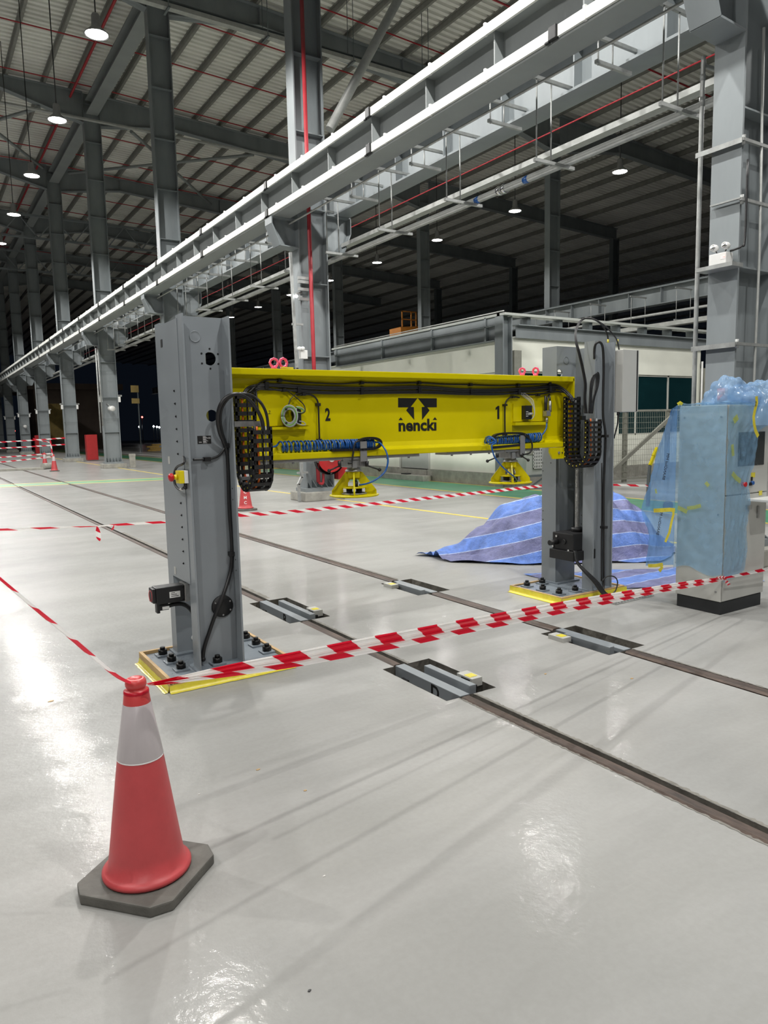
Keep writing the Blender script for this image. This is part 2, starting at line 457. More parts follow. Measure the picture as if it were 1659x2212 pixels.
# floor slab with rail slots and four sensor pits left open
NEAR_SLOT, FAR_SLOT = (2.59, 2.70), (4.03, 4.16)
PITS = [(2.50, 2.88, 5.36, 6.22), (2.50, 2.88, 3.25, 3.94), (3.92, 4.30, 5.52, 6.18), (3.92, 4.30, 3.26, 3.91)]
def in_hole(x, y):
    if NEAR_SLOT[0] < x < NEAR_SLOT[1] or FAR_SLOT[0] < x < FAR_SLOT[1]: return True
    return any(a < x < b and c < y < d for a, b, c, d in PITS)
xs = sorted({-30, 60, *NEAR_SLOT, *FAR_SLOT, *[p[0] for p in PITS], *[p[1] for p in PITS]})
ys = sorted({-8, 140, *[p[2] for p in PITS], *[p[3] for p in PITS]})
mb = MB()
for i in range(len(xs) - 1):
    for j in range(len(ys) - 1):
        if not in_hole((xs[i] + xs[i + 1]) / 2, (ys[j] + ys[j + 1]) / 2):
            mb.add([(xs[i], ys[j], 0), (xs[i + 1], ys[j], 0), (xs[i + 1], ys[j + 1], 0), (xs[i], ys[j + 1], 0)], [(0, 1, 2, 3)])
floor = tag(mb.build('floor', 'floor', recalc=False), kind='structure')
# broken concrete lining of slots and pits
mb = MB()
for (a, b), cuts in ((NEAR_SLOT, (3.25, 3.94, 5.36, 6.22)), (FAR_SLOT, (3.26, 3.91, 5.52, 6.18))):
    for y0, y1 in ((-8, cuts[0]), (cuts[1], cuts[2]), (cuts[3], 140)):
        mb.add([(a, y0, -.055), (b, y0, -.055), (b, y1, -.055), (a, y1, -.055)], [(0, 1, 2, 3)])
        for x in (a, b):
            mb.add([(x, y0, 0), (x, y1, 0), (x, y1, -.055), (x, y0, -.055)], [(0, 1, 2, 3)])
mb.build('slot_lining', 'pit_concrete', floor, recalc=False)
for a, b, c, d in PITS:
    mb = MB(); z = -.16
    mb.add([(a, c, z), (b, c, z), (b, d, z), (a, d, z)], [(0, 1, 2, 3)])
    n = 14
    for (p, q) in (((a, c), (b, c)), ((b, c), (b, d)), ((b, d), (a, d)), ((a, d), (a, c))):
        vs = []
        for i in range(n + 1):
            t = i / n; x = p[0] + (q[0] - p[0]) * t; y = p[1] + (q[1] - p[1]) * t
            jx, jy = RND.uniform(-.008, .008), RND.uniform(-.008, .008)
            if i in (0, n): jx = jy = 0
            vs += [(x + jx * .3, y + jy * .3, 0.001), (x + jx, y + jy, -.05), (x + jx * 2, y + jy * 2, z)]
        mb.add(vs, [(3 * i + k, 3 * i + 3 + k, 3 * i + 4 + k, 3 * i + 1 + k) for i in range(n) for k in (0, 1)])
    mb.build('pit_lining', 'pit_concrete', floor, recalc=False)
# rails in segments between the pits
def rail(xc, w, z, y0, y1, lab):
    mb = MB()
    poly = [(xc - w, y0, z - .012), (xc - w * .7, y0, z), (xc + w * .7, y0, z), (xc + w, y0, z - .012), (xc + w, y0, z - .045), (xc + w * .3, y0, z - .054), (xc - w * .3, y0, z - .054), (xc - w, y0, z - .045)]
    mb.prism(poly, (0, y1 - y0, 0))
    tag(mb.build('floor_rail', 'rail_steel'), lab, 'rail', 'rails sunk in the floor')
rail(2.632, .034, .003, -7.9, 3.24, 'brown steel rail sunk in floor, near track, stretch running to the camera')
rail(2.632, .034, .003, 3.96, 5.34, 'brown steel rail sunk in floor, near track, short stretch between sensor pits')
rail(2.632, .034, .003, 6.24, 130, 'brown steel rail sunk in floor, near track, stretch running into the distance')
rail(4.105, .042, .006, -7.9, 3.24, 'brown steel rail sunk in floor, far track, stretch toward lower right')
rail(4.105, .042, .006, 3.93, 5.5, 'dark steel rail sunk in floor, far track, short stretch between sensor pits')
rail(4.105, .042, .006, 6.2, 130, 'dark steel rail sunk in floor, far track, stretch running into the distance')
# crumbled edge strips beside the near rail (rough filler)
mb = MB()
def ragged(x0, x1, y0, y1, n, z=.0015):
    vs = []
    for i in range(n + 1):
        y = y0 + (y1 - y0) * i / n
        vs += [(x0 + RND.uniform(-.004, .004), y, z), (x1 + RND.uniform(-.006, .006), y, z)]
    mb.add(vs, [(2 * i, 2 * i + 1, 2 * i + 3, 2 * i + 2) for i in range(n)])
ragged(2.70, 2.72, .6, 3.24, 180)
ragged(2.70, 2.722, 3.95, 5.35, 110)
ragged(2.582, 2.592, .6, 3.24, 180)
ragged(4.155, 4.17, 1.0, 3.25, 150)
ragged(2.70, 2.75, 6.3, 12, 160)
ragged(4.16, 4.19, 6.25, 13, 160)
mb.build('edge_filler', 'filler', floor, recalc=False)
# floor markings
def strip(name, p0, p1, w, m, z=.003):
    p0, p1 = np.array([*p0[:2], 0]), np.array([*p1[:2], 0]); d = p1 - p0; d = d / np.linalg.norm(d); s = np.array([-d[1], d[0], 0]) * w / 2
    o = MB(); q = [p0 - s, p1 - s, p1 + s, p0 + s]
    o.prism([(a[0], a[1], 0.0005) for a in q], (0, 0, z))
    return o.build(name, m, floor)
strip('walkway_paint', (11.72, 4.0), (11.52, 100), 1.55, 'green_paint', .002)
strip('walkway_edge_line', (12.55, 4.0), (12.36, 100), .1, 'line_yellow')
strip('walkway_edge_line', (10.93, 4.0), (10.74, 100), .1, 'line_yellow')
strip('aisle_line', (8.42, 4.0), (7.72, 17.5), .09, 'line_yellow')
strip('aisle_line', (7.72, 17.6), (7.75, 60), .09, 'line_yellow')
strip('crossing_paint', (-6, 27.5), (7.3, 24.7), 1.1, 'green_faded', .002)
strip('crossing_edge_line', (-6, 28.1), (7.3, 25.35), .12, 'line_yellow')
strip('crossing_edge_line', (-6, 26.8), (7.3, 24.1), .12, 'line_yellow')
for k in range(7):
    strip('hatch_line', (10.2, 27.6 + k * 1.1), (13.8, 26.9 + k * 1.1), .42, 'line_orange')
mb = MB(); mb.prism([(7.05, 13.3, .0005), (8.15, 12.2, .0005), (8.6, 13.2, .0005), (8.2, 13.9, .0005)], (0, 0, .002))
mb.build('floor_patch', 'concrete', floor)

# ---------------------------------------------------------------- roof
def top_z(x):                      # top of the rafters
    return 16.02 if x < 7.6 else 16.02 - .041 * (x - 7.6)
X_L, X_R, Y_B, Y_F = -12.0, 90.0, 8.0, 150.0
mb = MB()
step = .3; n = int((Y_F - Y_B) / step)
prof = []
for i in range(n):
    y = Y_B + i * step
    prof += [(y, .0), (y + .15, .0), (y + .165, .11), (y + .285, .11)]
xsr = (X_L, 7.6, X_R)
vs = []
for y, h in prof:
    for x in xsr:
        vs.append((x, y, top_z(x) + .24 + h))
m_ = len(xsr)
mb.add(vs, [(i * m_ + k, i * m_ + k + 1, (i + 1) * m_ + k + 1, (i + 1) * m_ + k) for i in range(len(prof) - 1) for k in range(m_ - 1)])
ceiling = tag(mb.build('ceiling', 'deck', recalc=False), kind='structure')
# purlins (cold-formed sections) under the sheeting
PX = [-9.6, -8.2, -6.8, -5.4, -4.0, -2.6, -1.2, .2, 1.6, 3.0, 4.4, 5.8, 6.9, 8.6, 9.8, 11.0, 12.25, 13.45, 14.65, 15.85, 17.1, 18.3, 19.5, 20.7, 21.9, 23.1, 24.3, 25.6, 27, 28.4, 29.8, 31.2, 32.6, 34, 36, 38, 41, 44, 47, 50, 54, 58, 62, 66, 70, 75, 80, 85]
for x in PX:
    mb = MB(); z = top_z(x) + .02
    poly = [(x - .04, z), (x + .06, z), (x + .06, z + .03), (x - .03, z + .03), (x - .03, z + .2), (x + .04, z + .2), (x + .04, z + .22), (x - .09, z + .22), (x - .09, z + .2), (x - .04, z + .2)]
    mb.prism([(a, Y_B, b) for a, b in poly], (0, Y_F - Y_B, 0))
    mb.build('purlin', 'purlin', ceiling)

# rafters: one I-section with haunches per frame and bay
def i_rafter(y, pts_bot, xs_, lab, tw=.025, fw=.16):
    t = thing('roof_rafter', lab, 'rafter', (xs_[0], y, 14))
    top = [(x, top_z(x)) for x in xs_]
    mb = MB(); mb.prism([(x, y - tw / 2, z) for x, z in top] + [(x, y - tw / 2, z) for x, z in reversed(pts_bot)], (0, tw, 0))
    mb.build('web', 'steel_frame', t)
    for nm, pts, s in (('top_flange', top, -1), ('bottom_flange', pts_bot, 1)):
        mb = MB()
        poly = [(x, y - fw, z) for x, z in pts] + [(x, y - fw, z + s * .03) for x, z in reversed(pts)]
        mb.prism(poly, (0, 2 * fw, 0)); mb.build(nm, 'steel_frame', t)
    mb = MB()
    for x in xs_[1:-1]:
        zt = top_z(x); zb = np.interp(x, [p[0] for p in pts_bot], [p[1] for p in pts_bot])
        mb.box(x - .012, x + .012, y - fw * .9, y + fw * .9, zb + .03, zt - .03)
    mb.build('stiffener', 'steel_frame', t)
ORD = ['first', 'second', 'third', 'fourth', 'fifth', 'sixth', 'seventh', 'eighth', 'ninth', 'tenth', 'eleventh', 'twelfth', 'thirteenth', 'fourteenth', 'fifteenth', 'sixteenth', 'seventeenth', 'eighteenth', 'nineteenth', 'twentieth']
for k in range(1, 8):
    y = YK[k]
    i_rafter(y, [(X_L, 15.5), (4.1, 15.52), (CX0, 14.75)], [X_L, 4.1, CX0], 'haunched grey roof rafter left of the crane columns, %s frame from the front' % ORD[k - 1])
    i_rafter(y, [(CX1, 14.73), (11.1, 15.22), (17.0, 14.8), (21.0, 14.55), (25.0, 13.7)], [CX1, 11.1, 17.0, 21.0, 25.0], 'haunched grey roof rafter right of the crane columns, %s frame from the front' % ORD[k - 1])
    mb = MB()
    i_rafter(y, [(25.6, 13.7), (29.5, 14.35), (41.5, 13.9)], [25.6, 29.5, 41.5], 'dim roof rafter in the far unlit bay, %s frame from the front' % ORD[k - 1])
# box girders joining the column heads along the row
for k in range(1, 7):
    mb = MB(); y0, y1 = YK[k] + .18, YK[k + 1] - .18
    t = thing('eaves_girder', 'grey box girder joining the column heads, %s bay of the left row' % ORD[k - 1], 'girder', (7.6, y0, 15))
    mb.box(7.36, 7.84, y0, y1, 15.12, 15.16); mb.box(7.36, 7.84, y0, y1, 15.66, 15.7); mb.build('flange', 'girder_grey', t)
    mb = MB(); mb.box(7.59, 7.61, y0, y1, 15.16, 15.66); mb.build('web', 'girder_grey', t)
# sprinkler pipes
def tube_thing(name, lab, cat, pts, r, m, group=None, n=8):
    return tag(MB().tube(pts, r, n).build(name, m), lab, cat, group)
yy = [22.0, 25.1, 28.2, 31.8, 36.5, 39.5, 41.6, 46.0, 49.5, 53, 57, 61]
for i, y in enumerate(yy):
    tube_thing('sprinkler_pipe', 'thin red sprinkler pipe crossing under the roof, %s from the front' % ORD[i], 'pipe', [(X_L, y * 1.044, 15.82), (7.6, y * 1.044, 15.82), (24.5, y * 1.044, 15.12)], .026, 'red_pipe', 'red sprinkler branch pipes')
for i, y in enumerate([12.0, 15.6, 18.8]):
    tube_thing('sprinkler_pipe', 'thin dark red sprinkler pipe under the right bay roof, %s from the right' % ORD[i], 'pipe', [(9, y, 15.3), (24.5, y, 14.7), (40, y, 14.1)], .032, 'red_pipe', 'red sprinkler branch pipes')
tube_thing('sprinkler_main', 'red sprinkler main running away along the left side of roof', 'pipe', [(6.8, 12, 15.75), (6.8, 90, 15.75)], .05, 'red_pipe')
tube_thing('sprinkler_main', 'thin red pipe running along behind the crane girders in the right bay', 'pipe', [(10.5, 5, 7.0), (10.5, 60, 7.0)], .013, 'red_pipe')
# cable tray crossing the hall under the roof
tray = thing('cable_tray', 'grey cable tray hung across the hall above the nearest lamp', 'cable tray', (0, 21.6, 14))
def tr(xa, xb): pass
mb = MB(); mb.box(-12, 20, 21.5, 21.7, 13.4, 13.43); mb.box(-12, 20, 21.5, 21.515, 13.43, 13.52); mb.box(-12, 20, 21.685, 21.7, 13.43, 13.52)
mb.build('tray', 'pipe_grey', tray)
mb = MB(); mb.tube([(-12, 21.6, 13.62), (20, 21.6, 13.62)], .03, 6); mb.build('cable', 'steel_dark', tray)
for i in range(9):
    mb = MB(); x = -8 + 3.0 * i
    for yq in (21.42, 21.78): mb.tube([(x, yq, 13.36), (x, yq, top_z(x) + .1)], .012, 5)
    mb.box(x - .03, x + .03, 21.36, 21.84, 13.33, 13.37)
    mb.build('hanger', 'steel_dark', tray)
tray2 = thing('cable_tray', 'pale thin cable tray crossing beneath the second rafter', 'cable tray', (0, 34, 14))
mb = MB(); a, b = fl(70, 200, 14.1), fl(620, 360, 14.1)
mb.box(-12, 20, 32.2, 32.36, 14.1, 14.16); mb.build('tray', 'pipe_grey', tray2)
# wind bracing tubes
def brace(p, q, r, lab, m='girder_grey'): tube_thing('brace_tube', lab, 'brace', [p, q], r, m, 'roof wind bracing')
Z = 15.05
brace(fl(548, 334, Z), fl(148, 374, Z), .075, 'grey bracing tube lying across under the second roof bay')
brace(fl(85, 233, Z), fl(-60, 275, Z), .075, 'grey bracing tube at the far left above the lamps')
brace(fl(-20, 275, Z), fl(92, 362, Z), .075, 'grey bracing tube sloping down beside the third lamp')
brace(fl(283, 284, Z), fl(332, 327, Z), .075, 'short grey bracing tube left of the nearest tall column')
brace(fl(383, 375, Z), fl(455, 441, Z), .075, 'short grey bracing tube right of the nearest tall column')
brace((8.06, 14.35, 7.95), (12.6, 14.35, 15.6), .1, 'pale thick knee brace leaning right from the column with red pipe', 'pipe_grey')
# thin lattice trusses at the far end
for i, (k, zt) in enumerate(((5, 14.7), (6, 14.7))):
    y = YK[k] - 4.6
    t = thing('lattice_truss', 'small lattice truss under the far roof, %s one' % ('nearer', 'farther')[i], 'truss', (0, y, 13.5))
    for z in (13.4, 14.7):
        mb = MB(); mb.box(-12, 24, y - .07, y + .07, z - .06, z + .06); mb.build('chord', 'steel_frame', t)
    for j in range(17):
        xx = -11 + 2.05 * j
        mb = MB(); mb.tube([(xx, y, 13.4), (xx + 1.02, y, 14.7), (xx + 2.05, y, 13.4)], .045, 6); mb.build('lattice_bar', 'steel_frame', t)

# ---------------------------------------------------------------- crane columns
def column(y, lab, top=16.0, x0=CX0, x1=CX1, corbels=True, plinth=True, m='steel_frame', zb=.28):
    t = thing('steel_column', lab, 'column', (((x0 + x1) / 2), y, 0), 'steel columns of the hall')
    fw = .165
    mb = MB(); mb.box(x0, x0 + .028, y - fw, y + fw, zb, top); mb.build('flange', m, t)
    mb = MB(); mb.box(x1 - .028, x1, y - fw, y + fw, zb, top); mb.build('flange', m, t)
    mb = MB(); mb.box(x0 + .028, x1 - .028, y - .012, y + .012, zb, top); mb.build('web', m, t)
    for z in np.arange(1.6, top, 1.55):
        mb = MB()
        for s in (-1, 1): mb.box(x0 + .028, x1 - .028, y + s * .015, y + s * (fw - .005), z, z + .018)
        mb.build('stiffener', m, t)
    if plinth:
        mb = MB(); mb.box(x0 - .15, x1 + .15, y - .38, y + .38, 0, .2); mb.build('concrete_plinth', 'concrete', t, bevel=.02)
        mb = MB(); mb.box(x0 - .06, x1 + .06, y - .26, y + .26, .2, .28); mb.build('base_plate', m, t)
        for i in range(5):
            xx = x0 + .08 + (x1 - x0 - .16) * i / 4
            mb = MB()
            mb.prism([(xx - .01, y - .26, .28), (xx - .01, y - .012, .28), (xx - .01, y - .012, .46)], (.02, 0, 0)); mb.build('gusset', 'steel_dark', t)
    if corbels:
        for s, xe in ((-1, x0), (1, x1)):
            zc = 6.0 if s < 0 else 6.2
            o = [(xe, zc), (xe + s * .6, zc), (xe + s * .6, 5.86), (xe + s * .42, 5.44), (xe, 5.42)]
            mb = MB(); mb.prism([(a, y - .015, b) for a, b in o], (0, .03, 0)); mb.build('corbel_web', m, t)
            mb = MB()
            mb.box(min(xe, xe + s * .6), max(xe, xe + s * .6), y - fw, y + fw, zc - .025, zc)
            for (a, b), (c, d) in zip(o[1:-1], o[2:]):
                mb.bar((a, y, b), (c, y, d), 2 * fw, .022, up=(0, 0, 1) if abs(a - c) > .05 else (1, 0, 0))
            mb.build('corbel_flange', m, t)
    return t
PLACE = ['nearest crane column at the right edge behind the wrapped cabinet', 'crane column with red pipe behind the yellow beam', 'crane column right behind the left grey press column',
         'fourth crane column, with a white loudspeaker, left of the press', 'fifth crane column, next to the red box', 'sixth crane column down the left row', 'seventh crane column down the left row',
         'eighth crane column at the far left', 'ninth crane column at the far left edge']
cols = []
for k, y in enumerate(YK):
    cols.append(column(y, 'grey steel I-section ' + PLACE[k]))
for k in range(1, 7):
    column(YK[k], 'dim steel column in the unlit right bay, %s from the right' % ORD[k - 1], top=14.5, x0=24.85, x1=25.5, corbels=False, plinth=False, m='steel_frame', zb=0)
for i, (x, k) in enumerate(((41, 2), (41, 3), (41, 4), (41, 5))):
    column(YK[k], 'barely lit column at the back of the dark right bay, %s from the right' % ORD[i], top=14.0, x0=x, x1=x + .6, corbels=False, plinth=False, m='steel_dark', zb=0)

# ---------------------------------------------------------------- crane runway girders
def girder(xc, lab, y0=-3, y1=88, strips=True, m='girder_grey', z0=6.0, z1=6.62, side=-1):
    t = thing('crane_girder', lab, 'girder', (xc, y0, z0))
    mb = MB(); mb.box(xc - .2, xc + .2, y0, y1, z0, z0 + .035); mb.build('bottom_flange', m, t)
    mb = MB(); mb.box(xc - .2, xc + .2, y0, y1, z1, z1 + .035); mb.build('top_flange', m, t)
    mb = MB(); mb.box(xc - .012, xc + .012, y0, y1, z0 + .035, z1); mb.build('web', m, t)
    y = 1.59
    while y < y1:
        mb = MB(); mb.box(xc - .17, xc - .012, y - .01, y + .01, z0 + .035, z1); mb.box(xc + .012, xc + .17, y - .01, y + .01, z0 + .035, z1)
        mb.build('stiffener', m, t); y += 1.49
    mb = MB(); mb.box(xc - .035, xc + .035, y0, y1, z1 + .035, z1 + .1); mb.build('crane_rail', 'steel_dark', t)
    if strips:
        for zc in (z0 + .035, z1 - .03):
            y = 10.53 - 4.07 * 3
            while y < y1:
                mb = MB(); mb.box(xc - .235, xc - .2, y + .07, min(y + 4.0, y1), zc, zc + .125); mb.build('fascia_strip', 'fascia_white', t)
                if y < 50:
                    mb = MB(); mb.box(xc - .26, xc - .2, y - .06, y + .06, zc - .01, zc + .14); mb.box(xc - .25, xc - .21, y + .06, y + .13, zc - .02, zc + .005); mb.build('joint_box', 'black', t, bevel=.008)
                    for yc in (y + 1.2, y + 2.4, y + 3.6):
                        mb = MB(); mb.box(xc - .245, xc - .2, yc - .018, yc + .018, zc - .008, zc + .15); mb.build('clamp', 'white', t)
                y += 4.07
    return t
girder(6.87, 'grey crane runway girder with two white edge strips, nearest the camera')
girder(8.33, 'plain grey crane runway girder behind the white-striped one', strips=False, m='steel_frame', z0=6.2, z1=6.82)
girder(24.4, 'dim crane runway girder in the far right bay', strips=False, m='steel_frame', y0=14)
tube_thing('conduit', 'thin pale conduit running along under the near crane girder', 'conduit', [(7.12, -3, 5.93), (7.12, 60, 5.93)], .018, 'pipe_grey')
# ---------------------------------------------------------------- pipes on trapeze hangers beside the girder
tube_thing('service_pipe', 'long galvanised water pipe resting on the hangers right of girder', 'pipe', [(8.25, -3, 5.322), (8.25, 60, 5.322)], .055, 'pipe_grey', n=12)
mb = MB(); mb.box(8.38, 8.54, -3, 60, 5.58, 5.585); mb.box(8.38, 8.384, -3, 60, 5.585, 5.66); mb.box(8.536, 8.54, -3, 60, 5.585, 5.66)
tag(mb.build('cable_tray', 'pipe_grey'), 'long pale steel cable trunking hung above and right of the water pipe', 'cable tray')
yk_ = px(1085, 412, 8.25)[1]
t = thing('pipe_coupling', 'silver grooved coupling with blue bands on the water pipe', 'coupling', (8.25, yk_, 5.322))
mb = MB(); mb.cyl((8.25, yk_ - .09, 5.322), (8.25, yk_ - .02, 5.322), .075, 16); mb.cyl((8.25, yk_ + .02, 5.322), (8.25, yk_ + .09, 5.322), .075, 16); mb.build('clamp_ring', 'chrome', t)
for d_ in (-.55, .6):
    mb = MB(); mb.cyl((8.25, yk_ + d_ - .05, 5.322), (8.25, yk_ + d_ + .05, 5.322), .0565, 14); mb.build('blue_band', 'hose_blue', t)
def trapeze(y, x0, x1, xb0, xb1, zb, zt, lab):
    t = thing('trapeze_hanger', lab, 'hanger', (x0, y, zb), 'trapeze hangers along the crane girder')
    for x in (x0, x1):
        mb = MB(); mb.tube([(x, y, zb - .06), (x, y, zt)], .011, 6); mb.build('rod', 'galvanised', t)
    mb = MB(); mb.box(xb0, xb1, y - .022, y + .022, zb - .045, zb); mb.build('crossbar', 'galvanised', t)
    mb = MB(); mb.box(x0 - .06, x1 + (.465 if x0 < 8 else .06), y - .02, y + .02, zt - .045, zt); mb.build('top_bracket', 'galvanised', t)
    return t
h0 = None
for i in range(18):
    y = 5.69 + 2.03 * i
    lab = 'low galvanised trapeze hanger carrying the water pipe, %s from the right' % ORD[i]
    if h0 is None: h0 = trapeze(y, 7.62, 7.9, 7.58, 8.36, 5.267, 6.35, lab)
    else: copy_tree(h0, (7.62, y, 5.267), lab)
h1 = None
for i in range(16):
    y = 6.63 + 2.03 * i
    lab = 'small trapeze hanger under the near girder with long crossbar, %s from the right' % ORD[i]
    if h1 is None: h1 = trapeze(y, 7.6, 7.87, 7.56, 8.22, 6.1, 6.4, lab)
    else: copy_tree(h1, (7.6, y, 6.1), lab)
# hangers and pipes under the far girder beyond the office roof
tube_thing('service_pipe', 'thin pipe below the far right girder above the office roof', 'pipe', [(23.4, 14, 5.5), (23.4, 45, 5.5)], .05, 'pipe_grey')
mb = MB(); mb.box(22.6, 22.95, 12, 40, 4.9, 5.05); tag(mb.build('cable_tray', 'pipe_grey'), 'pale trunking low in the far right bay above office roof', 'cable tray')
for i in range(7):
    y = 16.2 + 1.9 * i
    trapeze(y, 22.7, 23.5, 22.6, 24.0, 5.1, 6.2, 'dim trapeze hanger over the office roof, %s from the right' % ORD[i])

# ---------------------------------------------------------------- fittings on the columns
# right column
t = thing('riser_pipe', 'galvanised riser pipe with elbow standing left of the right-edge column', 'pipe', (7.4, 5.2, 0))
a = px(1519, 140, 7.42); b = px(1505, 860, 7.42)
mb = MB(); mb.tube(smooth_path([(b[0], a[1], 0), (a[0], a[1], 3), (a[0], a[1], a[2] - .12), (a[0] + .02, a[1], a[2] - .02), (a[0] + .12, a[1], a[2]), (a[0] + .5, a[1] - .02, a[2])], 5), .024, 10); mb.build('pipe', 'galvanised', t)
MB().cyl((a[0], a[1], a[2] - .42), (a[0], a[1], a[2] - .33), .03, 10).build('socket', 'galvanised', t); MB().cyl((a[0], a[1], a[2] - .16), (a[0], a[1], a[2] - .1), .029, 10).build('socket', 'galvanised', t)
for i, (v0, v1, ul, lab) in enumerate(((333, 297, 1506, 'upper angle bar bracket on the right-edge column, just below its pipe elbow'), (447, 425, 1537, 'second thin bar bracket down the right-edge column'), (752, 737, 1496, 'lowest angle bar bracket on the right-edge column, above the office'))):
    p = px(1606, v1, 7.22); z = p[2]
    t = thing('bracket', lab, 'bracket', (7.22, p[1], z))
    mb = MB(); ye = px(ul, v0, 7.22)[1]; mb.box(7.19, 7.235, 4.43, ye, z - .012, z); mb.box(7.19, 7.2, 4.43, ye, z - (.05 if i != 1 else .015), z - .012); mb.build('angle_bar', 'galvanised', t)
    mb = MB(); mb.box(7.2, 8.05, 4.42, 4.455, z - .03, z); mb.build('side_bar', 'galvanised', t)
    mb = MB(); mb.cyl((7.24, 4.44, z - .06), (7.24, 4.44, z + .03), .02, 6); mb.build('clamp', 'galvanised', t)
tube_thing('conduit', 'pale vertical conduit on the shaded face of the right-edge column', 'conduit', [py(1650, 60, 4.44) * 1, py(1640, 560, 4.44), py(1626, 880, 4.44), py(1620, 1000, 4.44)], .014, 'pipe_grey')
t = thing('emergency_light', 'white twin-spot emergency light box on the right-edge column', 'lamp', px(1557, 578, 7.15))
a, b = px(1537, 578, 7.15), px(1575, 544, 7.15)
y0, y1, z0, z1 = b[1], a[1], a[2], b[2]
mb = MB(); mb.box(7.1, 7.22, y0, y1, z0, z1); mb.build('housing', 'white', t, bevel=.006)
for k, (u, v) in enumerate(((1542, 536), (1567, 530))):
    p = px(u, v, 7.13)
    mb = MB(); mb.lathe(p, [(.001, -.02), (.034, -.02), (.036, .03), (.03, .05), (.001, .05)], 14, axis=(1, .1, 0)); mb.build('lamp_head', 'white', t)
    mb = MB(); mb.lathe(p, [(.001, -.024), (.026, -.024), (.027, -.016)], 14, axis=(1, .1, 0)); mb.build('reflector', 'chrome', t)
    mb = MB(); mb.tube([p + np.array([.03, 0, -.02]), (7.16, p[1] * .6 + .4 * (y0 + y1) / 2, z1)], .006, 6); mb.build('stalk', 'rubber', t)
mb = MB(); mb.box(7.098, 7.1, y0 + .012, y0 + .06, z0 + .05, z0 + .085); mb.build('status_label', 'white_print', t)
mb = MB(); mb.sphere((7.096, y0 + .02, z0 + .075), .007, 8); mb.build('status_light', 'light_red', t)
mb = MB(); mb.tube(smooth_path([(7.17, y0, z0 + .13), (7.17, y0 - .05, z0 + .135), (7.2, y0 - .1, z0 + .16), (7.24, y0 - .11, z0 + .25), (7.24, y0 - .11, z0 + 1.0)], 5), .011, 8); mb.build('conduit', 'rubber', t)
mb = MB(); mb.box(7.05, 7.24, y0 - .1, y1 + .12, z0 - .04, z0); mb.build('shelf_bar', 'galvanised', t)
# middle column
YM = 14.2
t = thing('red_riser', 'red vertical fire pipe on the column behind the yellow beam', 'pipe', (7.4, YM, 0))
mb = MB(); mb.tube([(7.44, YM, .42), (7.42, YM, 3), (7.4, YM, 15.2)], .043, 10); mb.build('pipe', 'red_pipe', t)
mb = MB(); mb.tube(smooth_path([(7.44, YM, .42), (7.5, YM, .38), (7.56, YM, .42), (7.57, YM, .8), (7.57, YM, 1.2)], 5), .03, 8); mb.build('branch', 'red_pipe', t)
t = thing('hose_reel', 'red fire hose reel on the column behind the yellow beam', 'hose reel', (7.8, YM, 1))
c = py(714, 990, 14.05)
mb = MB(); mb.lathe(c, [(.001, -.06), (.06, -.06), (.07, -.05), (.29, -.02), (.31, -.03), (.31, .0), (.1, .01)], 28, axis=(0, 1, 0)); mb.build('drum_side', 'fire_red', t)
mb = MB(); mb.lathe(c + np.array([0, .06, 0]), [(.36, -.05), (.365, 0), (.36, .05), (.2, .06), (.2, -.06)], 28, axis=(0, 1, 0)); mb.build('hose', 'rubber', t)
mb = MB(); mb.lathe(c, [(.001, -.066), (.075, -.066), (.08, -.06)], 16, axis=(0, 1, 0)); mb.build('hub_label', 'white', t)
a, b = py(722, 1034, 14.6), py(742, 985, 14.6)
mb = MB(); mb.box(8.0, 8.3, 14.3, 14.75, a[2], b[2] + .3); tag(mb.build('extinguisher_cabinet', 'fire_red', bevel=.01), 'red fire cabinet on the right of the hose reel column', 'cabinet')
t = thing('conduit_riser', 'galvanised square conduit jogging down left of the red-piped column', 'conduit', (7.08, 14.4, 0))
mb = MB(); P_ = [py(u, v, 14.3) for u, v in ((627, 545), (641, 795), (650, 970), (652, 1030), (645, 1045), (647, 1082))]
for p, q in zip(P_[:-1], P_[1:]): mb.bar(p, q + (q - p) / np.linalg.norm(q - p) * .02, .05, .06, up=(0, 1, 0))
mb.build('duct', 'galvanised', t)
for v in (640, 700, 1022):
    p = py(640, v, 14.3); mb = MB(); mb.box(7.0, 7.25, 14.3, 14.36, p[2] - .02, p[2] + .02); mb.build('bracket', 'galvanised', t)
p = py(640, 640, 14.25); t = thing('bulkhead_lamp', 'small lit lamp on a bracket left of the red-piped column', 'lamp', p)
mb = MB(); mb.sphere(p, .035, 10); mb.build('bulb', 'lens_small', t)
mb = MB(); mb.bar(p + np.array([0, .05, .05]), (7.28, 14.4, p[2] + .12), .05, .05); mb.build('bracket', 'galvanised', t)
t = thing('emergency_light', 'small white twin-spot emergency light on the red-piped column', 'lamp', py(655, 775, 14.2))
a, b = py(648, 775, 14.25), py(662, 757, 14.25)
mb = MB(); mb.box(a[0], b[0], 14.2, 14.3, a[2], b[2]); mb.build('housing', 'white', t, bevel=.006)
for u in (647, 654):
    p = py(u, 753, 14.18); mb = MB(); mb.lathe(p, [(.001, -.03), (.04, -.03), (.045, .02), (.001, .05)], 12, axis=(0, 1, 0)); mb.build('lamp_head', 'white', t)
for i, v in enumerate((600, 608, 624, 645)):
    p = py(655, v, 14.3)
    mb = MB(); mb.box(7.16, 7.4, 14.28, 14.33, p[2] - .04, p[2] + .02); tag(mb.build('bracket', 'galvanised'), 'small bracket on the red-piped column left flange, %s from top' % ORD[i], 'bracket')
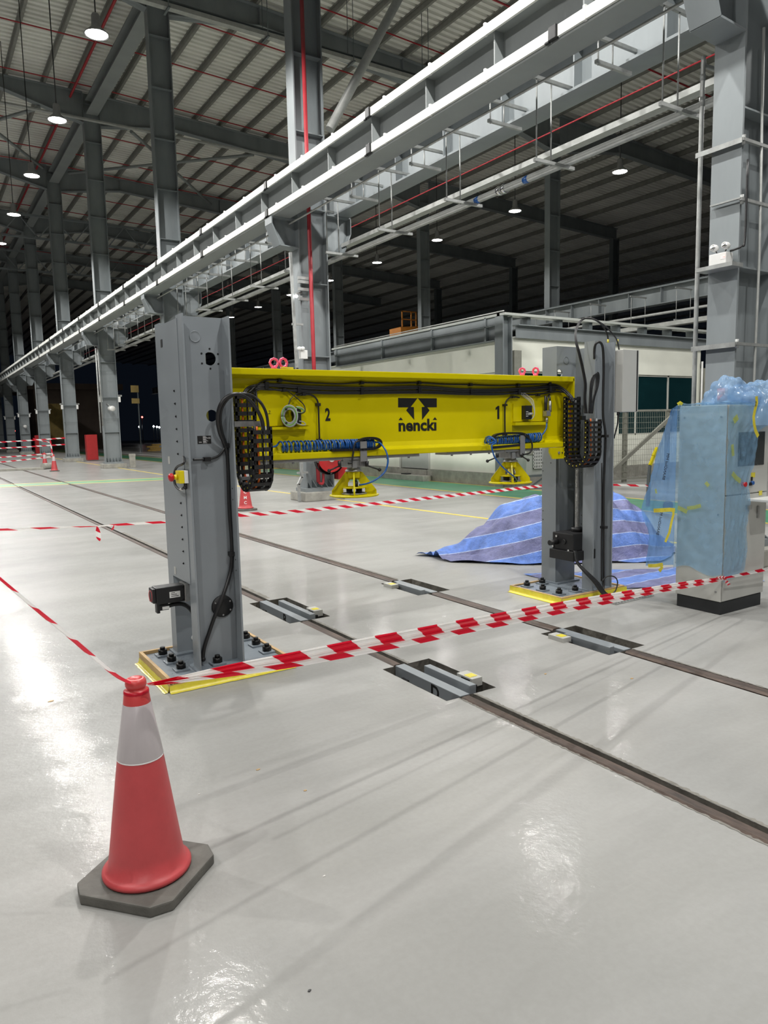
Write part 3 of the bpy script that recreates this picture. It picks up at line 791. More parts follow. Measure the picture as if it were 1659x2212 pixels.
# boxes, straps and speaker on the far columns of the left row
for k in range(2, 8):
    y = YK[k] - .17; t = cols[k]
    for z in (2.2, 3.1, 4.3, 5.0):
        mb = MB(); mb.box(CX0 - .01, CX1 + .01, y - .012, y, z, z + .02); mb.build('strap', 'steel_dark', t)
    for s, x in ((-1, CX0), (1, CX1)):
        b = thing('junction_box', 'small pale junction box on the %s side of the %s crane column' % ('left' if s < 0 else 'right', ORD[k]), 'junction box', (x, YK[k], 3.0))
        mb = MB(); mb.box(min(x, x + s * .1), max(x, x + s * .1), y - .02, y + .12, 2.95, 3.25); mb.build('housing', 'white', b, bevel=.008)
        mb = MB(); mb.box(min(x, x + s * .16), max(x, x + s * .16), y - .02, y + .06, 3.2, 3.27); mb.build('mount', 'galvanised', b)
for k, (z, lab) in ((3, (2.65, 'white horn loudspeaker on the fourth crane column')), (6, (2.2, 'pale round lamp on the seventh crane column'))):
    t = thing('loudspeaker', lab, 'loudspeaker', (7.6, YK[k] - .4, z))
    mb = MB(); mb.lathe((7.6, YK[k] - .6, z), [(.001, 0), (.11, 0), (.12, .04), (.11, .3), (.08, .33), (.001, .33)], 16, axis=(-.2, 1, .05)); mb.build('housing', 'white', t)
    mb = MB(); mb.tube([(7.6, YK[k] - .2, z + .1), (7.45, YK[k] - .05, z + .25)], .02, 6); mb.build('bracket', 'galvanised', t)
tube_thing('conduit', 'pair of pale conduits up the left flange of the fourth crane column', 'conduit', [(7.1, YK[3] - .2, 1.6), (7.1, YK[3] - .2, 3), (7.12, YK[3] - .2, 5.3)], .03, 'galvanised')
tube_thing('conduit', 'pale drop conduit on the fourth crane column, right of the other', 'conduit', [(7.2, YK[3] - .21, 1.9), (7.2, YK[3] - .21, 5.3)], .03, 'galvanised')
t = thing('bollard', 'low pale concrete bollard at the foot of the fourth crane column', 'bollard', (8.3, YK[3] - .6, 0))
mb = MB(); mb.box(8.18, 8.42, YK[3] - .7, YK[3] - .5, 0, .6); mb.build('post', 'concrete', t, bevel=.02)
mb = MB(); mb.box(8.17, 8.43, YK[3] - .71, YK[3] - .49, .5, .62); mb.build('cap', 'concrete', t, bevel=.02)
for i, (k, xo) in enumerate(((4, .4), (6, .3))):
    x = 7.95 + xo
    t = thing('fire_box', 'red fire equipment box right of the %s crane column' % ORD[k], 'box', (x, YK[k], 0))
    mb = MB(); mb.box(x, x + .6, YK[k] - .2, YK[k] + .3, .05, 1.5); mb.build('housing', 'fire_red', t, bevel=.02)
    mb = MB(); mb.box(x + .03, x + .57, YK[k] - .215, YK[k] - .2, .1, 1.45); mb.build('door', 'fire_red', t)

# ---------------------------------------------------------------- high-bay lamps
def lamp(x, y, z, lab, zr, first=None):
    t = thing('high_bay_lamp', lab, 'lamp', (x, y, z), 'high-bay lamps')
    mb = MB(); mb.lathe((x, y, z), [(.02, .42), (.07, .42), (.09, .38), (.1, .16), (.25, .02), (.26, 0), (.245, 0), (.23, .015), (.02, .05)], 20); mb.build('reflector', 'alu_dull', t)
    mb = MB(); mb.lathe((x, y, z), [(.001, .012), (.225, .012), (.225, .018), (.001, .03)], 20); mb.build('lens', 'lens', t)
    mb = MB(); mb.tube([(x, y, z + .4), (x, y, zr + .26)], .015, 6); mb.build('cord', 'black', t)
    return t
def lit(x, y, z, w):
    d = bpy.data.lights.new('high_bay', 'SPOT'); d.energy = w; d.color = (1.0, .985, .95)
    d.spot_size = math.radians(164); d.spot_blend = .25; d.shadow_soft_size = .13
    o = bpy.data.objects.new('high_bay_light', d); COL.objects.link(o); o.location = (x, y, z - .02)
    return o
for i, (x, y, z) in enumerate(LEFT_LAMPS):
    if y > 15: lamp(x, y, z, 'lit high-bay lamp hanging over the left hall, %s from the front' % ORD[max(0, i - 8)], top_z(x))
    lit(x, y, z, LAMP_W * (1.0 if y < 45 else .8))
for x, y, z in FAR_LEFT_LAMPS: lit(x, y, z, LAMP_W * .95)
for i, (x, y, z) in enumerate(RIGHT_LAMPS):
    lamp(x, y, z, 'lit high-bay lamp in the dark right bay, %s from the right' % ORD[i], top_z(x))
    lit(x, y, z, LAMP_W * .35)
for x, y, z in MID_LAMPS: lit(x, y, z, LAMP_W * (.8 if x < 15 else .5))
# ================================================================ OFFICE
XO, YO = 12.72, 14.0
off = thing('site_office', 'low cream office building with grey steel edge beams and dark windows', 'building', (XO, YO, 0))
XE = 20.9
win_x = [(13.35, 13.95), (14.05, 15.2), (17.15, 17.85), (18.0, 19.35), (19.46, 20.6)]
ZS, ZH = .35, 3.0
# left wall (along the hall) with a strip window and a door
mb = MB()
holes = [rect(14.35, 15.35, 1.55, 2.93), rect(17.25, 18.75, .3, 2.55)]
mb.plate(rect(14.0, 30.0, 0, 3.72), holes, lambda a, b, s: (XO + .2 * s, a, b))
mb.build('wall', 'office_wall', off)
mb = MB()
mb.plate(rect(XO, XE, 0, 3.75), [rect(13.25, 15.3, 1.3, 2.95), rect(17.1, 20.65, 1.2, 2.95)], lambda a, b, s: (a, YO + .2 * s, b))
mb.build('wall', 'office_wall', off)
mb = MB(); mb.box(XO + .2, XE, 14.2, 29.8, 3.72, 3.8); mb.box(XE - .2, XE, 14.2, 29.8, 0, 3.75); mb.box(XO, XE, 29.8, 30, 0, 3.75)
mb.build('roof_slab', 'office_wall', off)
mb = MB(); mb.box(XO + .05, XE - .05, 14.05, 29.9, 0.01, .05); mb.build('inner_floor', 'cabinet_plinth', off)
# windows: frame parts and panes
def window_y(name, x0, x1, z0, z1, mull):
    f = MB()
    f.box(x0, x1, YO + .04, YO + .1, z0, z0 + .05); f.box(x0, x1, YO + .04, YO + .1, z1 - .05, z1)
    for x in [x0 + .03] + mull + [x1 - .03]: f.box(x - .03, x + .03, YO + .04, YO + .1, z0, z1)
    w = f.build(name, 'office_trim', off)
    e = [x0 + .03] + mull + [x1 - .03]
    for a, b in zip(e[:-1], e[1:]):
        g = MB(); g.box(a + .03, b - .03, YO + .06, YO + .07, z0 + .05, z1 - .05); g.build('pane', 'glass_dark', w)
window_y('window', 13.25, 15.3, 1.3, 2.95, [14.2])
window_y('window', 17.1, 20.65, 1.2, 2.95, [17.9, 19.38])
f = MB()
for (a, b, c, d) in ((14.35, 15.35, 1.55, 1.6), (14.35, 15.35, 2.88, 2.93), (14.35, 14.4, 1.55, 2.93), (15.3, 15.35, 1.55, 2.93)): f.box(XO + .04, XO + .1, a, b, c, d)
w = f.build('window', 'office_trim', off)
g = MB(); g.box(XO + .06, XO + .07, 14.4, 15.3, 1.6, 2.88); g.build('pane', 'glass_dark', w)
# door in the hall side
d = MB(); d.box(XO + .03, XO + .07, 17.28, 18.72, .33, 2.52); dd = d.build('door', 'door_grey', off)
h = MB(); h.box(XO - .02, XO + .03, 17.98, 18.02, 1.2, 1.34); h.build('handle', 'steel_dark', dd)
for y in (17.27, 18.71):
    for z in (.7, 1.4, 2.1):
        h = MB(); h.box(XO + .01, XO + .05, y, y + .03, z, z + .12); h.build('hinge', 'steel_dark', dd)
f = MB(); f.box(XO - .01, XO + .1, 17.2, 17.28, .3, 2.6); f.box(XO - .01, XO + .1, 18.72, 18.8, .3, 2.6); f.box(XO - .01, XO + .1, 17.2, 18.8, 2.52, 2.6); f.build('door_frame', 'office_trim', off)
# plinth and steps
mb = MB(); mb.box(XO - .12, XO, 14.0, 17.2, 0, .33); mb.box(XO - .12, XO, 18.8, 30, 0, .33); mb.box(XO - .12, XE, YO - .12, YO, 0, .33); mb.build('plinth', 'concrete', off)
mb = MB(); mb.box(XO - .14, XO + .02, 17.2, 18.8, 0, .31); mb.build('step', 'concrete', off, bevel=.01)
mb = MB(); mb.box(XO - .45, XO - .14, 16.95, 19.2, 0, .16); mb.build('step', 'concrete', off, bevel=.01)
tag(MB().box(XO - .36, XO - .2, 17.9, 18.2, .16, .19).build('shoe_mat', 'black'), 'dark flat rag lying on the office door step', 'mat')
# steel edge beams
mb = MB(); mb.box(XO - .1, XO - .085, 14.15, 22.4, 3.7, 4.05); mb.box(XO - .2, XO + .05, 14.15, 22.4, 4.05, 4.07); mb.box(XO - .2, XO + .05, 14.15, 22.4, 3.69, 3.705); mb.build('edge_beam', 'steel_frame', off)
mb = MB(); mb.box(XO + .3, XE + 2, YO - .1, YO - .085, 3.76, 4.06); mb.box(XO + .3, XE + 2, YO - .22, YO + .05, 4.06, 4.08); mb.build('edge_beam', 'steel_frame', off)
mb = MB(); mb.box(XO - .16, XO - .12, 14.1, 22.5, 4.09, 4.28); mb.build('parapet_board', 'steel_frame', off)
mb = MB(); mb.box(XO - .2, XO + .1, 13.95, 22.6, 4.28, 4.34); mb.build('roof_edge', 'door_grey', off)
mb = MB(); mb.box(XO - .2, XE + 2.2, YO - .25, YO + .05, 4.28, 4.34); mb.build('roof_edge', 'door_grey', off)
for i in range(8):
    x = XO + .7 + 1.15 * i
    mb = MB(); mb.box(x - .06, x + .06, YO - .15, YO + .1, 4.08, 4.28); mb.build('roof_post', 'steel_dark', off)
for y in (14.5, 16.8, 19.4, 22.3):
    mb = MB(); mb.box(XO - .2, XO - .1, y - .03, y + .03, 3.7, 4.3); mb.build('cleat', 'steel_frame', off)
mb = MB(); mb.box(XO - .2, XO - .17, YO - .17, YO + .13, 0, 4.27); mb.box(XO + .09, XO + .12, YO - .17, YO + .13, 0, 4.27); mb.box(XO - .17, XO + .09, YO - .03, YO - .01, 0, 4.27); mb.build('corner_post', 'steel_frame', off)
mb = MB(); mb.box(XO + .25, XO + .5, YO - .1, YO, 1.4, 3.45); mb.build('cable_duct', 'fence_frame', off)
mb = MB(); mb.tube([(XO + .2, YO - .03, 1.0), (XO + .2, YO - .03, 3.5)], .015, 6); mb.build('conduit', 'white', off)
mb = MB(); mb.tube([(XE - .05, YO - .1, .5), (XE - .05, YO - .1, 3.4)], .03, 8); mb.build('downpipe', 'white', off)
mb = MB(); mb.box(XE + .05, XE + .45, YO - .15, YO + .1, 0, 3.2); mb.build('end_duct', 'fence_frame', off)
tube_thing('roof_handrail', 'pale handrail pipe running along the office roof edge', 'rail', [(XO - .1, 13.9, 4.4), (XO - .1, 22.6, 4.4)], .015, 'pipe_grey')

# ---------------------------------------------------------------- mesh fence right of the press
fence = thing('mesh_fence', 'beige wire mesh fence panel with diagonal brace between press and cabinet', 'fence', (15.3, 12.45, 0))
f0, f1 = np.array([14.4, 12.9, 0]), np.array([18.6, 12.0, 0]); fd = (f1 - f0) / np.linalg.norm(f1 - f0); FL = np.linalg.norm(f1 - f0)
def fp(s, z, o=0): p = f0 + fd * s; return np.array([p[0], p[1] - o, z])
mb = MB()
for i in range(int(FL / .06)):
    s = .03 + .06 * i; mb.bar(fp(s, .12), fp(s, 1.85), .006, .006, up=(0, 1, 0))
for j in range(13):
    z = .14 + .142 * j; mb.bar(fp(0, z, .006), fp(FL, z, .006), .007, .007)
tag(mb.build('wire_mesh', 'mesh_wire', fence), kind='stuff')
for z in (.1, 1.88): mb = MB(); mb.bar(fp(0, z), fp(FL, z), .04, .04); mb.build('rail', 'fence_frame', fence)
for s in (.05, 1.35, 2.75, 4.1): mb = MB(); mb.bar(fp(s, 0, -.05), fp(s, 1.9, -.05), .12, .08, up=(0, 1, 0)); mb.build('post', 'fence_frame', fence)
mb = MB(); mb.bar(fp(.55, .1, .06), fp(2.75, 1.7, .06), .1, .05, up=(0, 1, 0)); mb.build('brace', 'fence_frame', fence)
# perforated cage panel seen under the beam
cage = thing('ventilation_cage', 'grey cabinet with white perforated grille below the beam right end', 'cabinet', (13.4, 12.6, 0))
c0 = py(1140, 1030, 12.9); c1 = py(1172, 1030, 12.9)
mb = MB(); mb.box(c0[0], c1[0] + .4, 12.95, 13.3, .35, 1.5); mb.build('housing', 'door_grey', cage)
mb = MB(); mb.box(c0[0], c1[0] + .4, 12.93, 12.95, .85, 1.0); mb.box(c0[0], c1[0] + .4, 12.93, 12.95, 1.2, 1.3); mb.build('dark_band', 'fence_frame', cage)
mb = MB()
for i in range(10):
    x = c0[0] + .2 + .055 * i; mb.box(x, x + .018, 12.9, 12.915, .5, 1.42)
for i in range(12): z = .5 + .08 * i; mb.box(c0[0] + .2, c0[0] + .72, 12.9, 12.915, z, z + .02)
mb.build('grille', 'white', cage)
mb = MB(); mb.box(c0[0] + .22, c0[0] + .72, 12.925, 12.945, .5, 1.42); mb.build('vent_opening', 'black', cage)
mb = MB()
for z in (.02, .3): mb.box(c0[0] - .05, c1[0] + .5, 12.9, 12.96, z, z + .05)
mb.bar((c0[0] + .1, 12.93, .05), (c1[0] + .2, 12.93, .33), .03, .03); mb.build('stand', 'steel_dark', cage)

# ---------------------------------------------------------------- far background
lift = thing('aerial_work_platform', 'orange raised work platform far behind the office roof', 'platform', (25, 36, 0))
a, b = py(866, 722, 36), py(930, 700, 36)
mb = MB(); mb.prism([(a[0], 36, a[2]), (a[0] + 2.2, 36, a[2] + .15), (a[0] + 2.2, 36, a[2] + .6), (a[0], 36, a[2] + .42)], (0, 1.2, 0)); mb.build('deck', 'lift_orange', lift)
for x in (a[0] + .1, a[0] + .75, a[0] + 1.1):
    mb = MB(); mb.box(x, x + .06, 36, 36.06, a[2] + .45, a[2] + 1.35); mb.build('guard_post', 'lift_orange', lift)
mb = MB(); mb.box(a[0] + .1, a[0] + 1.16, 36, 36.05, a[2] + 1.3, a[2] + 1.36); mb.box(a[0] + .1, a[0] + 1.16, 36, 36.05, a[2] + .85, a[2] + .9); mb.build('guard_rail', 'lift_orange', lift)
mb = MB(); mb.bar((a[0] + 1.4, 36.6, a[2] + .2), (a[0] + 2.6, 36.6, .8), .3, .3); mb.build('scissor_arm', 'lift_orange', lift)
mb = MB(); mb.box(a[0] + .5, a[0] + 3.2, 36, 37.2, .2, .9); mb.build('chassis', 'lift_orange', lift)
for xw in (a[0] + 1.0, a[0] + 2.7):
    for yw in (35.95, 37.05): mb = MB(); mb.cyl((xw, yw, .3), (xw, yw + .2, .3), .3, 14); mb.build('wheel', 'rubber', lift)
fb = thing('far_building', 'dark brownish building in the night behind the left column row', 'building', (11, 78, 0))
mb = MB(); mb.box(10.5, 18.5, 80, 92, 0, 6.0); mb.build('wall', 'far_brown', fb)
mb = MB(); mb.box(10, 19, 79.5, 93, 6.0, 6.6); mb.build('roof', 'far_brown', fb)
mb = MB(); mb.box(11.5, 14, 79.95, 80, 1, 4.6); mb.build('door', 'far_sign', fb)
p0 = py(291, 840, 60); t = thing('signboard', 'dim yellow signboard of two panels in the dark left of the press', 'sign', (p0[0], 60, 0))
for u, v, k in ((291, 840, .27), (293, 866, .2)):
    p = py(u, v, 60); mb = MB(); mb.box(p[0] - .3, p[0] + .3, 60, 60.05, p[2] - k, p[2] + k); mb.build('board', 'far_sign', t)
mb = MB(); mb.box(p0[0] + .2, p0[0] + .28, 60.05, 60.12, 0, p0[2]); mb.build('post', 'steel_dark', t)
for i, (u, v) in enumerate(((333, 963), (337, 960), (331, 966), (342, 964))):
    p = py(u, v, 60 + i * .4); 
    tag(MB().box(p[0] - .5, p[0] + .5, 60 + i * .4, 60.3 + i * .4, .02 + .14 * i, .15 + .14 * i).build('timber_beam', 'timber_yellow'), 'yellow timber beam in the stack left of the press, %s from below' % ORD[i], 'timber', 'timber stack far left of the press')
for i, (u, v, m, c) in enumerate(((307, 901, 'light_red', 'red'), (301, 922, 'lens_small', 'white'), (332, 921, 'lens_small', 'white'), (339, 922, 'lens_small', 'white'), (344, 923, 'lens_small', 'white'), (31, 931, 'light_red', 'red'), (69, 931, 'light_red', 'red'))):
    p = py(u, v, 100 + .7 * i); t = thing('distant_lamp', 'tiny %s lamp in the far dark, %s of the distant lights' % (c, ORD[i]), 'lamp', (p[0], p[1], 0))
    MB().sphere(p, .13, 8).build('bulb', m, t); MB().box(p[0] - .04, p[0] + .04, p[1] + .1, p[1] + .18, 0, p[2] + .1).build('post', 'steel_dark', t)
# ================================================================ FLOOR SENSOR PITS (wheel load sensors in the track)
def sensor(mirror, y0, y1, letter, lab, flip=False):
    """x measured from the near rail towards the track centre; the far rail is mirrored"""
    X = (lambda a: 6.75 - a) if mirror else (lambda a: a)
    def bx(m, a, b, c, d, e, f): m.box(min(X(a), X(b)), max(X(a), X(b)), c, d, e, f); return m
    t = thing('load_sensor', lab, 'sensor', (X(2.63), (y0 + y1) / 2, -.16), 'wheel load sensors in the floor pits')
    L = y1 - y0
    bx(MB(), 2.60, 2.672, y0, y1, -.13, .006).build('rail_block', 'press_grey', t, bevel=.003)
    bx(MB(), 2.715, 2.765, y0 + .05, y1 - .17, -.13, .03).build('flange_bar', 'press_grey', t, bevel=.003)
    bx(MB(), 2.58, 2.80, y0 + .02, y1 - .02, -.16, -.13).build('base', 'steel_dark', t)
    bx(MB(), 2.585, 2.60, y1 - .16, y1 - .09, -.09, -.05).build('stop', 'black', t)
    ya, yb = (y0 + .12, y0 + .27)
    if mirror: ya, yb = (y1 - .27, y1 - .12)
    s = bx(MB(), 2.79, 2.875, ya, yb, -.02, .035).build('sensor_box', 'cabinet', t, bevel=.003)
    bx(MB(), 2.80, 2.86, ya + .03, yb - .06, .035, .037).build('yellow_label', 'tape_yellow', s)
    bx(MB(), 2.785, 2.79, ya + .02, ya + .1, -.01, .025).build('sensor_window', 'black', s)
    bx(MB(), 2.80, 2.815, ya - .02, ya, -.15, .0).build('arm', 'black', t)
    MB().cyl((X(2.767), ya - .02, -.04), (X(2.79), ya - .02, -.04), .014, 6).build('bolt', 'chrome', t)
    if letter:
        xd = (0, 1, 0) if mirror else (0, -1, 0)
        text('letter', letter, (X(2.5992), y0 + L * .36, -.05), xd, (0, 0, 1), .12, 'black_print', t, offset=.003, sx=1.0)
    return t
sensor(False, 5.36, 6.22, 'R', 'grey load sensor in the floor pit right of the left press column')
sensor(False, 3.25, 3.94, 'D', 'grey load sensor in the nearest floor pit, in front of the press')
sensor(True, 5.52, 6.18, '', 'grey load sensor in the far track pit, under the beam middle')
sensor(True, 3.26, 3.91, '', 'grey load sensor in the far track pit, toward the lower right')

# ================================================================ LIFTING PRESS
BY = 4.755                    # centre line of the beam
def channel_column(t, x0, x1, yf, ywf, ywb, yb, H, holes_f, holes_b, zb=.06, th=.012, part_label=None):
    """two U-channels standing back to back"""
    def chan(nm, lip, web, s, holes):
        m = MB()
        m.box(x0, x0 + th, min(lip, web), max(lip, web), zb, H)
        m.box(x1 - th, x1, min(lip, web), max(lip, web), zb, H)
        w0, w1 = (web, web + th * s)
        m.plate(rect(x0 + th, x1 - th, zb, H), holes, lambda a, b, k: (a, w1 if k else w0, b))
        m.build(nm, 'press_grey', t)
    chan('front_channel', yf, ywf, -1, holes_f)
    chan('rear_channel', yb, ywb, 1, holes_b)
    for (a, b) in ((yf - .0, ywf + .03), (ywb - .03, yb + .01)):
        m = MB(); m.box(x0 - .02, x1 + .02, a - .02, b + .02, zb, zb + .012); m.build('foot_plate', 'press_plate', t)
def anchor(t, x, y, z):
    m = MB(); m.box(x - .045, x + .045, y - .045, y + .045, z, z + .012); w = m.build('washer_plate', 'press_plate', t, bevel=.002)
    m = MB(); m.cyl((x, y, z + .012), (x, y, z + .045), .031, 6); m.cyl((x, y, z + .045), (x, y, z + .062), .017, 10); m.build('nut', 'bolt_black', w)
def formwork(x0, x1, y0, y1, zt, lab, taped):
    t = thing('formwork_frame', lab, 'frame', ((x0 + x1) / 2, (y0 + y1) / 2, 0), 'timber formwork around the press feet')
    w = .022
    for (a, b, c, d) in ((x0, x1, y0, y0 + w), (x0, x1, y1 - w, y1), (x0, x0 + w, y0 + w, y1 - w), (x1 - w, x1, y0 + w, y1 - w)):
        m = MB(); m.box(a, b, c, d, 0, zt); m.build('plank', 'wood', t, bevel=.002)
    # yellow film tape folded from the planks on to the floor
    def tp(p, q, nrm, zf, skirt):
        p, q, nrm = np.array([*p, 0.]), np.array([*q, 0.]), np.array([*nrm, 0.]); n = 24; vs = []
        for i in range(n + 1):
            a = p + (q - p) * i / n; j = RND.uniform(-.003, .003)
            vs += [a + nrm * .0015 + np.array([0, 0, zf + j]), a + nrm * .004 + np.array([0, 0, .02]), a + nrm * .012 + np.array([0, 0, .004]), a + nrm * (skirt + j) + np.array([0, 0, .0025])]
        m = MB(); m.add(vs, [(4 * i + k, 4 * i + 4 + k, 4 * i + 5 + k, 4 * i + 1 + k) for i in range(n) for k in range(3)], smooth=True)
        m.build('tape_strip', 'tape_yellow', t, recalc=False)
    for e in taped:
        if e == 'f': tp((x0 - .0, y0), (x1 + .03, y0), (0, -1), zt * taped[e], .035)
        if e == 'l': tp((x0, y1), (x0, y0 - .0), (-1, 0), zt * taped[e], .035)
        if e == 'r': tp((x1, y0), (x1, y1), (1, 0), zt * taped[e], .03)
    return t
formwork(1.205, 2.02, 4.35, 5.06, .082, 'timber frame with yellow tape around the foot of the left press column', {'f': .55, 'l': .5})
formwork(4.71, 5.55, 4.445, 5.11, .062, 'timber frame with yellow tape around the foot of the right press column', {'f': .8, 'l': .95, 'r': .9})
text('stamp', 'F2.04.09.50', (1.78, 4.3492, .066), (1, 0, 0), (0, 0, 1), .022, 'black_print', bpy.data.objects['formwork_frame'])
text('stamp', 'E-ЯI', (1.235, 4.3492, .06), (1, 0, 0), (0, 0, 1), .03, 'black_print', bpy.data.objects['formwork_frame'])

HL = 2.31
LX0, LX1, LYF, LWF, LWB, LYB = 1.43, 1.735, 4.44, 4.56, 4.91, 5.02
lc = thing('press_column', 'tall grey press column at left with emergency stop and motor', 'column', (1.58, 4.73, 0), 'press columns')
m = MB(); m.box(1.232, 1.995, 4.375, 5.035, .001, .06); m.build('base_plate', 'press_plate', lc)
def on_web(u, v, y): p = py(u, v, y); return p[0], p[2]
h1 = on_web(453.5, 775, LWF - .012); h2 = on_web(458, 898, LWF - .012)
flat = [p for p in circ(h1[0], h1[1], .042, 24) if p[0] > h1[0] - .036]
channel_column(lc, LX0, LX1, LYF, LWF, LWB, LYB, HL, [flat, circ(h2[0], h2[1], .038, 22)], [])
for k in range(6):
    a = math.radians(90 + 60 * k); m = MB(); m.cyl((h1[0] + .062 * math.cos(a), LWF - .0125, h1[1] + .062 * math.sin(a)), (h1[0] + .062 * math.cos(a), LWF - .0135, h1[1] + .062 * math.sin(a)), .0065, 10); m.build('bolt_hole', 'black', lc)
hb = on_web(421, 727, LWF - .012); m = MB(); m.lathe((hb[0], LWF - .012, hb[1]), [(.03, 0), (.036, -.004), (.036, 0)], 24, axis=(0, 1, 0)); m.build('blind_ring', 'press_grey', lc)
m = MB(); m.box(LX0 - .004, LX0 + .008, LWF - .03, LWB + .03, .62, HL - .02); cov = m.build('cover_plate', 'press_grey', lc)
for u, v in ((376.8, 844.5), (378.7, 872), (380.7, 899.6), (382.2, 926.8), (383.4, 953.6), (385, 980.5), (391.4, 1086.8), (392.7, 1113), (394, 1138.7), (395, 1165), (396.5, 1191), (397, 1217)):
    p = px(u, v, LX0 - .004); m = MB(); m.cyl((LX0 - .004, p[1], p[2]), (LX0 - .007, p[1], p[2]), .0075, 8); m.cyl((LX0 - .007, p[1], p[2]), (LX0 - .012, p[1], p[2]), .0035, 8); m.build('screw', 'bolt_black', lc)
for u, v, mm in ((350.5, 742, 'black'), (367, 994, 'white'), (380, 1232, 'white')):
    p = px(u, v, LX0); m = MB(); m.box(LX0 - .0065, LX0, p[1] - .018, p[1] + .018, p[2] - .025, p[2] + .025); m.build('slot', 'black' if mm == 'black' else 'cabinet', lc)
for x, y in ((1.337, 4.942), (1.342, 4.754), (1.346, 4.565), (1.57, 4.50), (1.952, 4.955), (1.953, 4.765), (1.953, 4.575)): anchor(lc, x, y, .0725 if x == 1.57 else .06)
p = px(403, 1397, 1.46); m = MB(); m.cyl((1.55, LWB - .002, .16), (1.55, LWB - .004, .16), .02, 16); m.build('drain_hole', 'white', lc)
for v in (1057, 1081, 1211, 1234):
    q = px(512 if v < 1100 else 514, v, LX1 - .013); m = MB(); m.cyl((LX1 - .0125, 4.49, q[2]), (LX1 - .0135, 4.49, q[2]), .005, 8); m.build('bolt_hole', 'black', lc)
# rating plate
a, b = on_web(427, 959, LWF - .0125), on_web(455.5, 941, LWF - .0125)
m = MB(); m.box(a[0], b[0], LWF - .0135, LWF - .012, a[1], b[1]); rp = m.build('rating_plate', 'black_print', lc)
cx_, cz_ = (a[0] + b[0]) / 2, (a[1] + b[1]) / 2; w_, h_ = b[0] - a[0], b[1] - a[1]
text('marking', 'CE', (cx_ + w_ * .36, LWF - .0136, cz_ + h_ * .2), (1, 0, 0), (0, 0, 1), h_ * .3, 'white_print', rp)
text('marking', 'sasa', (cx_ - w_ * .31, LWF - .0136, cz_ - h_ * .28), (1, 0, 0), (0, 0, 1), h_ * .22, 'white_print', rp)
m = MB()
for j in range(8):
    zz = cz_ + h_ * (.42 - .115 * j); m.box(cx_ - w_ * .1, cx_ + w_ * (.12 + .08 * (j % 3)), LWF - .0138, LWF - .0134, zz - h_ * .022, zz + h_ * .022)
m.build('small_print', 'white_print', rp)
# servo motor and gear flange sticking out under the cover
mz = py(360, 1282, 4.70)[2]
m = MB(); m.box(1.235, 1.42, 4.64, 4.745, mz - .055, mz + .055); mo = m.build('motor', 'black', lc, bevel=.008)
m = MB(); m.box(1.215, 1.235, 4.645, 4.74, mz - .045, mz + .05); m.build('end_cap', 'black', mo, bevel=.006)
m = MB(); m.box(1.42, 1.50, 4.635, 4.75, mz - .06, mz + .06); m.build('gear_flange', 'alu', lc, bevel=.004)
m = MB(); m.box(1.32, 1.39, 4.6385, 4.6395, mz - .02, mz + .02); m.build('type_label', 'white', mo)
m = MB()
for j in range(3): m.box(1.33, 1.38 - .012 * j, 4.6378, 4.6385, mz - .012 + .011 * j, mz - .008 + .011 * j)
m.build('small_print', 'black_print', mo)
for x_, z_ in ((1.41, .045), (1.41, -.045)):
    m = MB(); m.cyl((x_, 4.64, mz + z_), (x_, 4.632, mz + z_), .007, 8); m.build('screw', 'bolt_black', mo)
m = MB(); m.lathe((1.213, 4.69, mz), [(.033, 0), (.037, -.003), (.037, 0)], 18, axis=(1, 0, 0)); m.build('red_ring', 'red_plastic', mo)
m = MB(); m.box(1.25, 1.32, 4.66, 4.70, mz - .1, mz - .062); m.box(1.24, 1.26, 4.655, 4.705, mz - .115, mz - .05); m.build('connector', 'black', mo, bevel=.004)
m = MB(); m.box(1.275, 1.32, 4.658, 4.6595, mz - .095, mz - .075); m.build('cable_label', 'white', mo)
m = MB(); m.tube(smooth_path([(1.3, 4.68, mz - .083), (1.36, 4.68, mz - .075), (1.42, 4.685, mz - .085), (1.47, 4.69, mz - .13), (1.5, 4.7, mz - .2)], 6), .014, 8); m.build('motor_cable', 'rubber', lc)
# emergency stop
e0, e1 = px(384, 1042, LX0 - .05), px(402, 1020, LX0 - .05)
ey0, ey1 = 4.452, 4.53; ez = (e0[2] + e1[2]) / 2
es = MB(); es.box(LX0 - .062, LX0 - .03, ey0, ey1, ez - .04, ez + .04); est = es.build('emergency_stop', 'yellow_bright', lc, bevel=.004)
es = MB(); es.box(LX0 - .03, LX0 - .004, ey0, ey1, ez - .04, ez + .04); es.build('back_box', 'white', est, bevel=.003)
yc = (ey0 + ey1) / 2
es = MB(); es.cyl((LX0 - .062, yc, ez), (LX0 - .085, yc, ez), .018, 14, r2=.015); es.build('collar', 'yellow_bright', est)
es = MB(); es.lathe((LX0 - .085, yc, ez), [(.012, 0), (.024, -.006), (.027, -.014), (.024, -.026), (.012, -.033), (.001, -.034)], 18, axis=(1, 0, 0)); es.build('push_button', 'red_plastic', est)
es = MB(); es.cyl((LX0 - .02, ey0 + .02, ez - .04), (LX0 - .02, ey0 + .02, ez - .075), .011, 8); es.build('gland', 'black', est)
stop_cable = [(LX0 - .02, ey0 + .02, ez - .075)] + [px(u, v, LX0 - .03) for u, v in ((398, 1053), (389, 1058), (380, 1050), (376, 1036), (377, 1020), (383, 1008), (397, 1000))] + [(LX0 + .001, 4.545, ez + .125)]
es = MB(); es.tube(smooth_path(stop_cable, 6), .008, 8); es.build('stop_cable', 'rubber', lc)
es = MB(); q = px(392, 1057, LX0 - .034); es.cyl(q + np.array([0, -.012, 0]), q + np.array([0, .012, 0]), .0095, 8); es.build('cable_ring', 'white', lc)
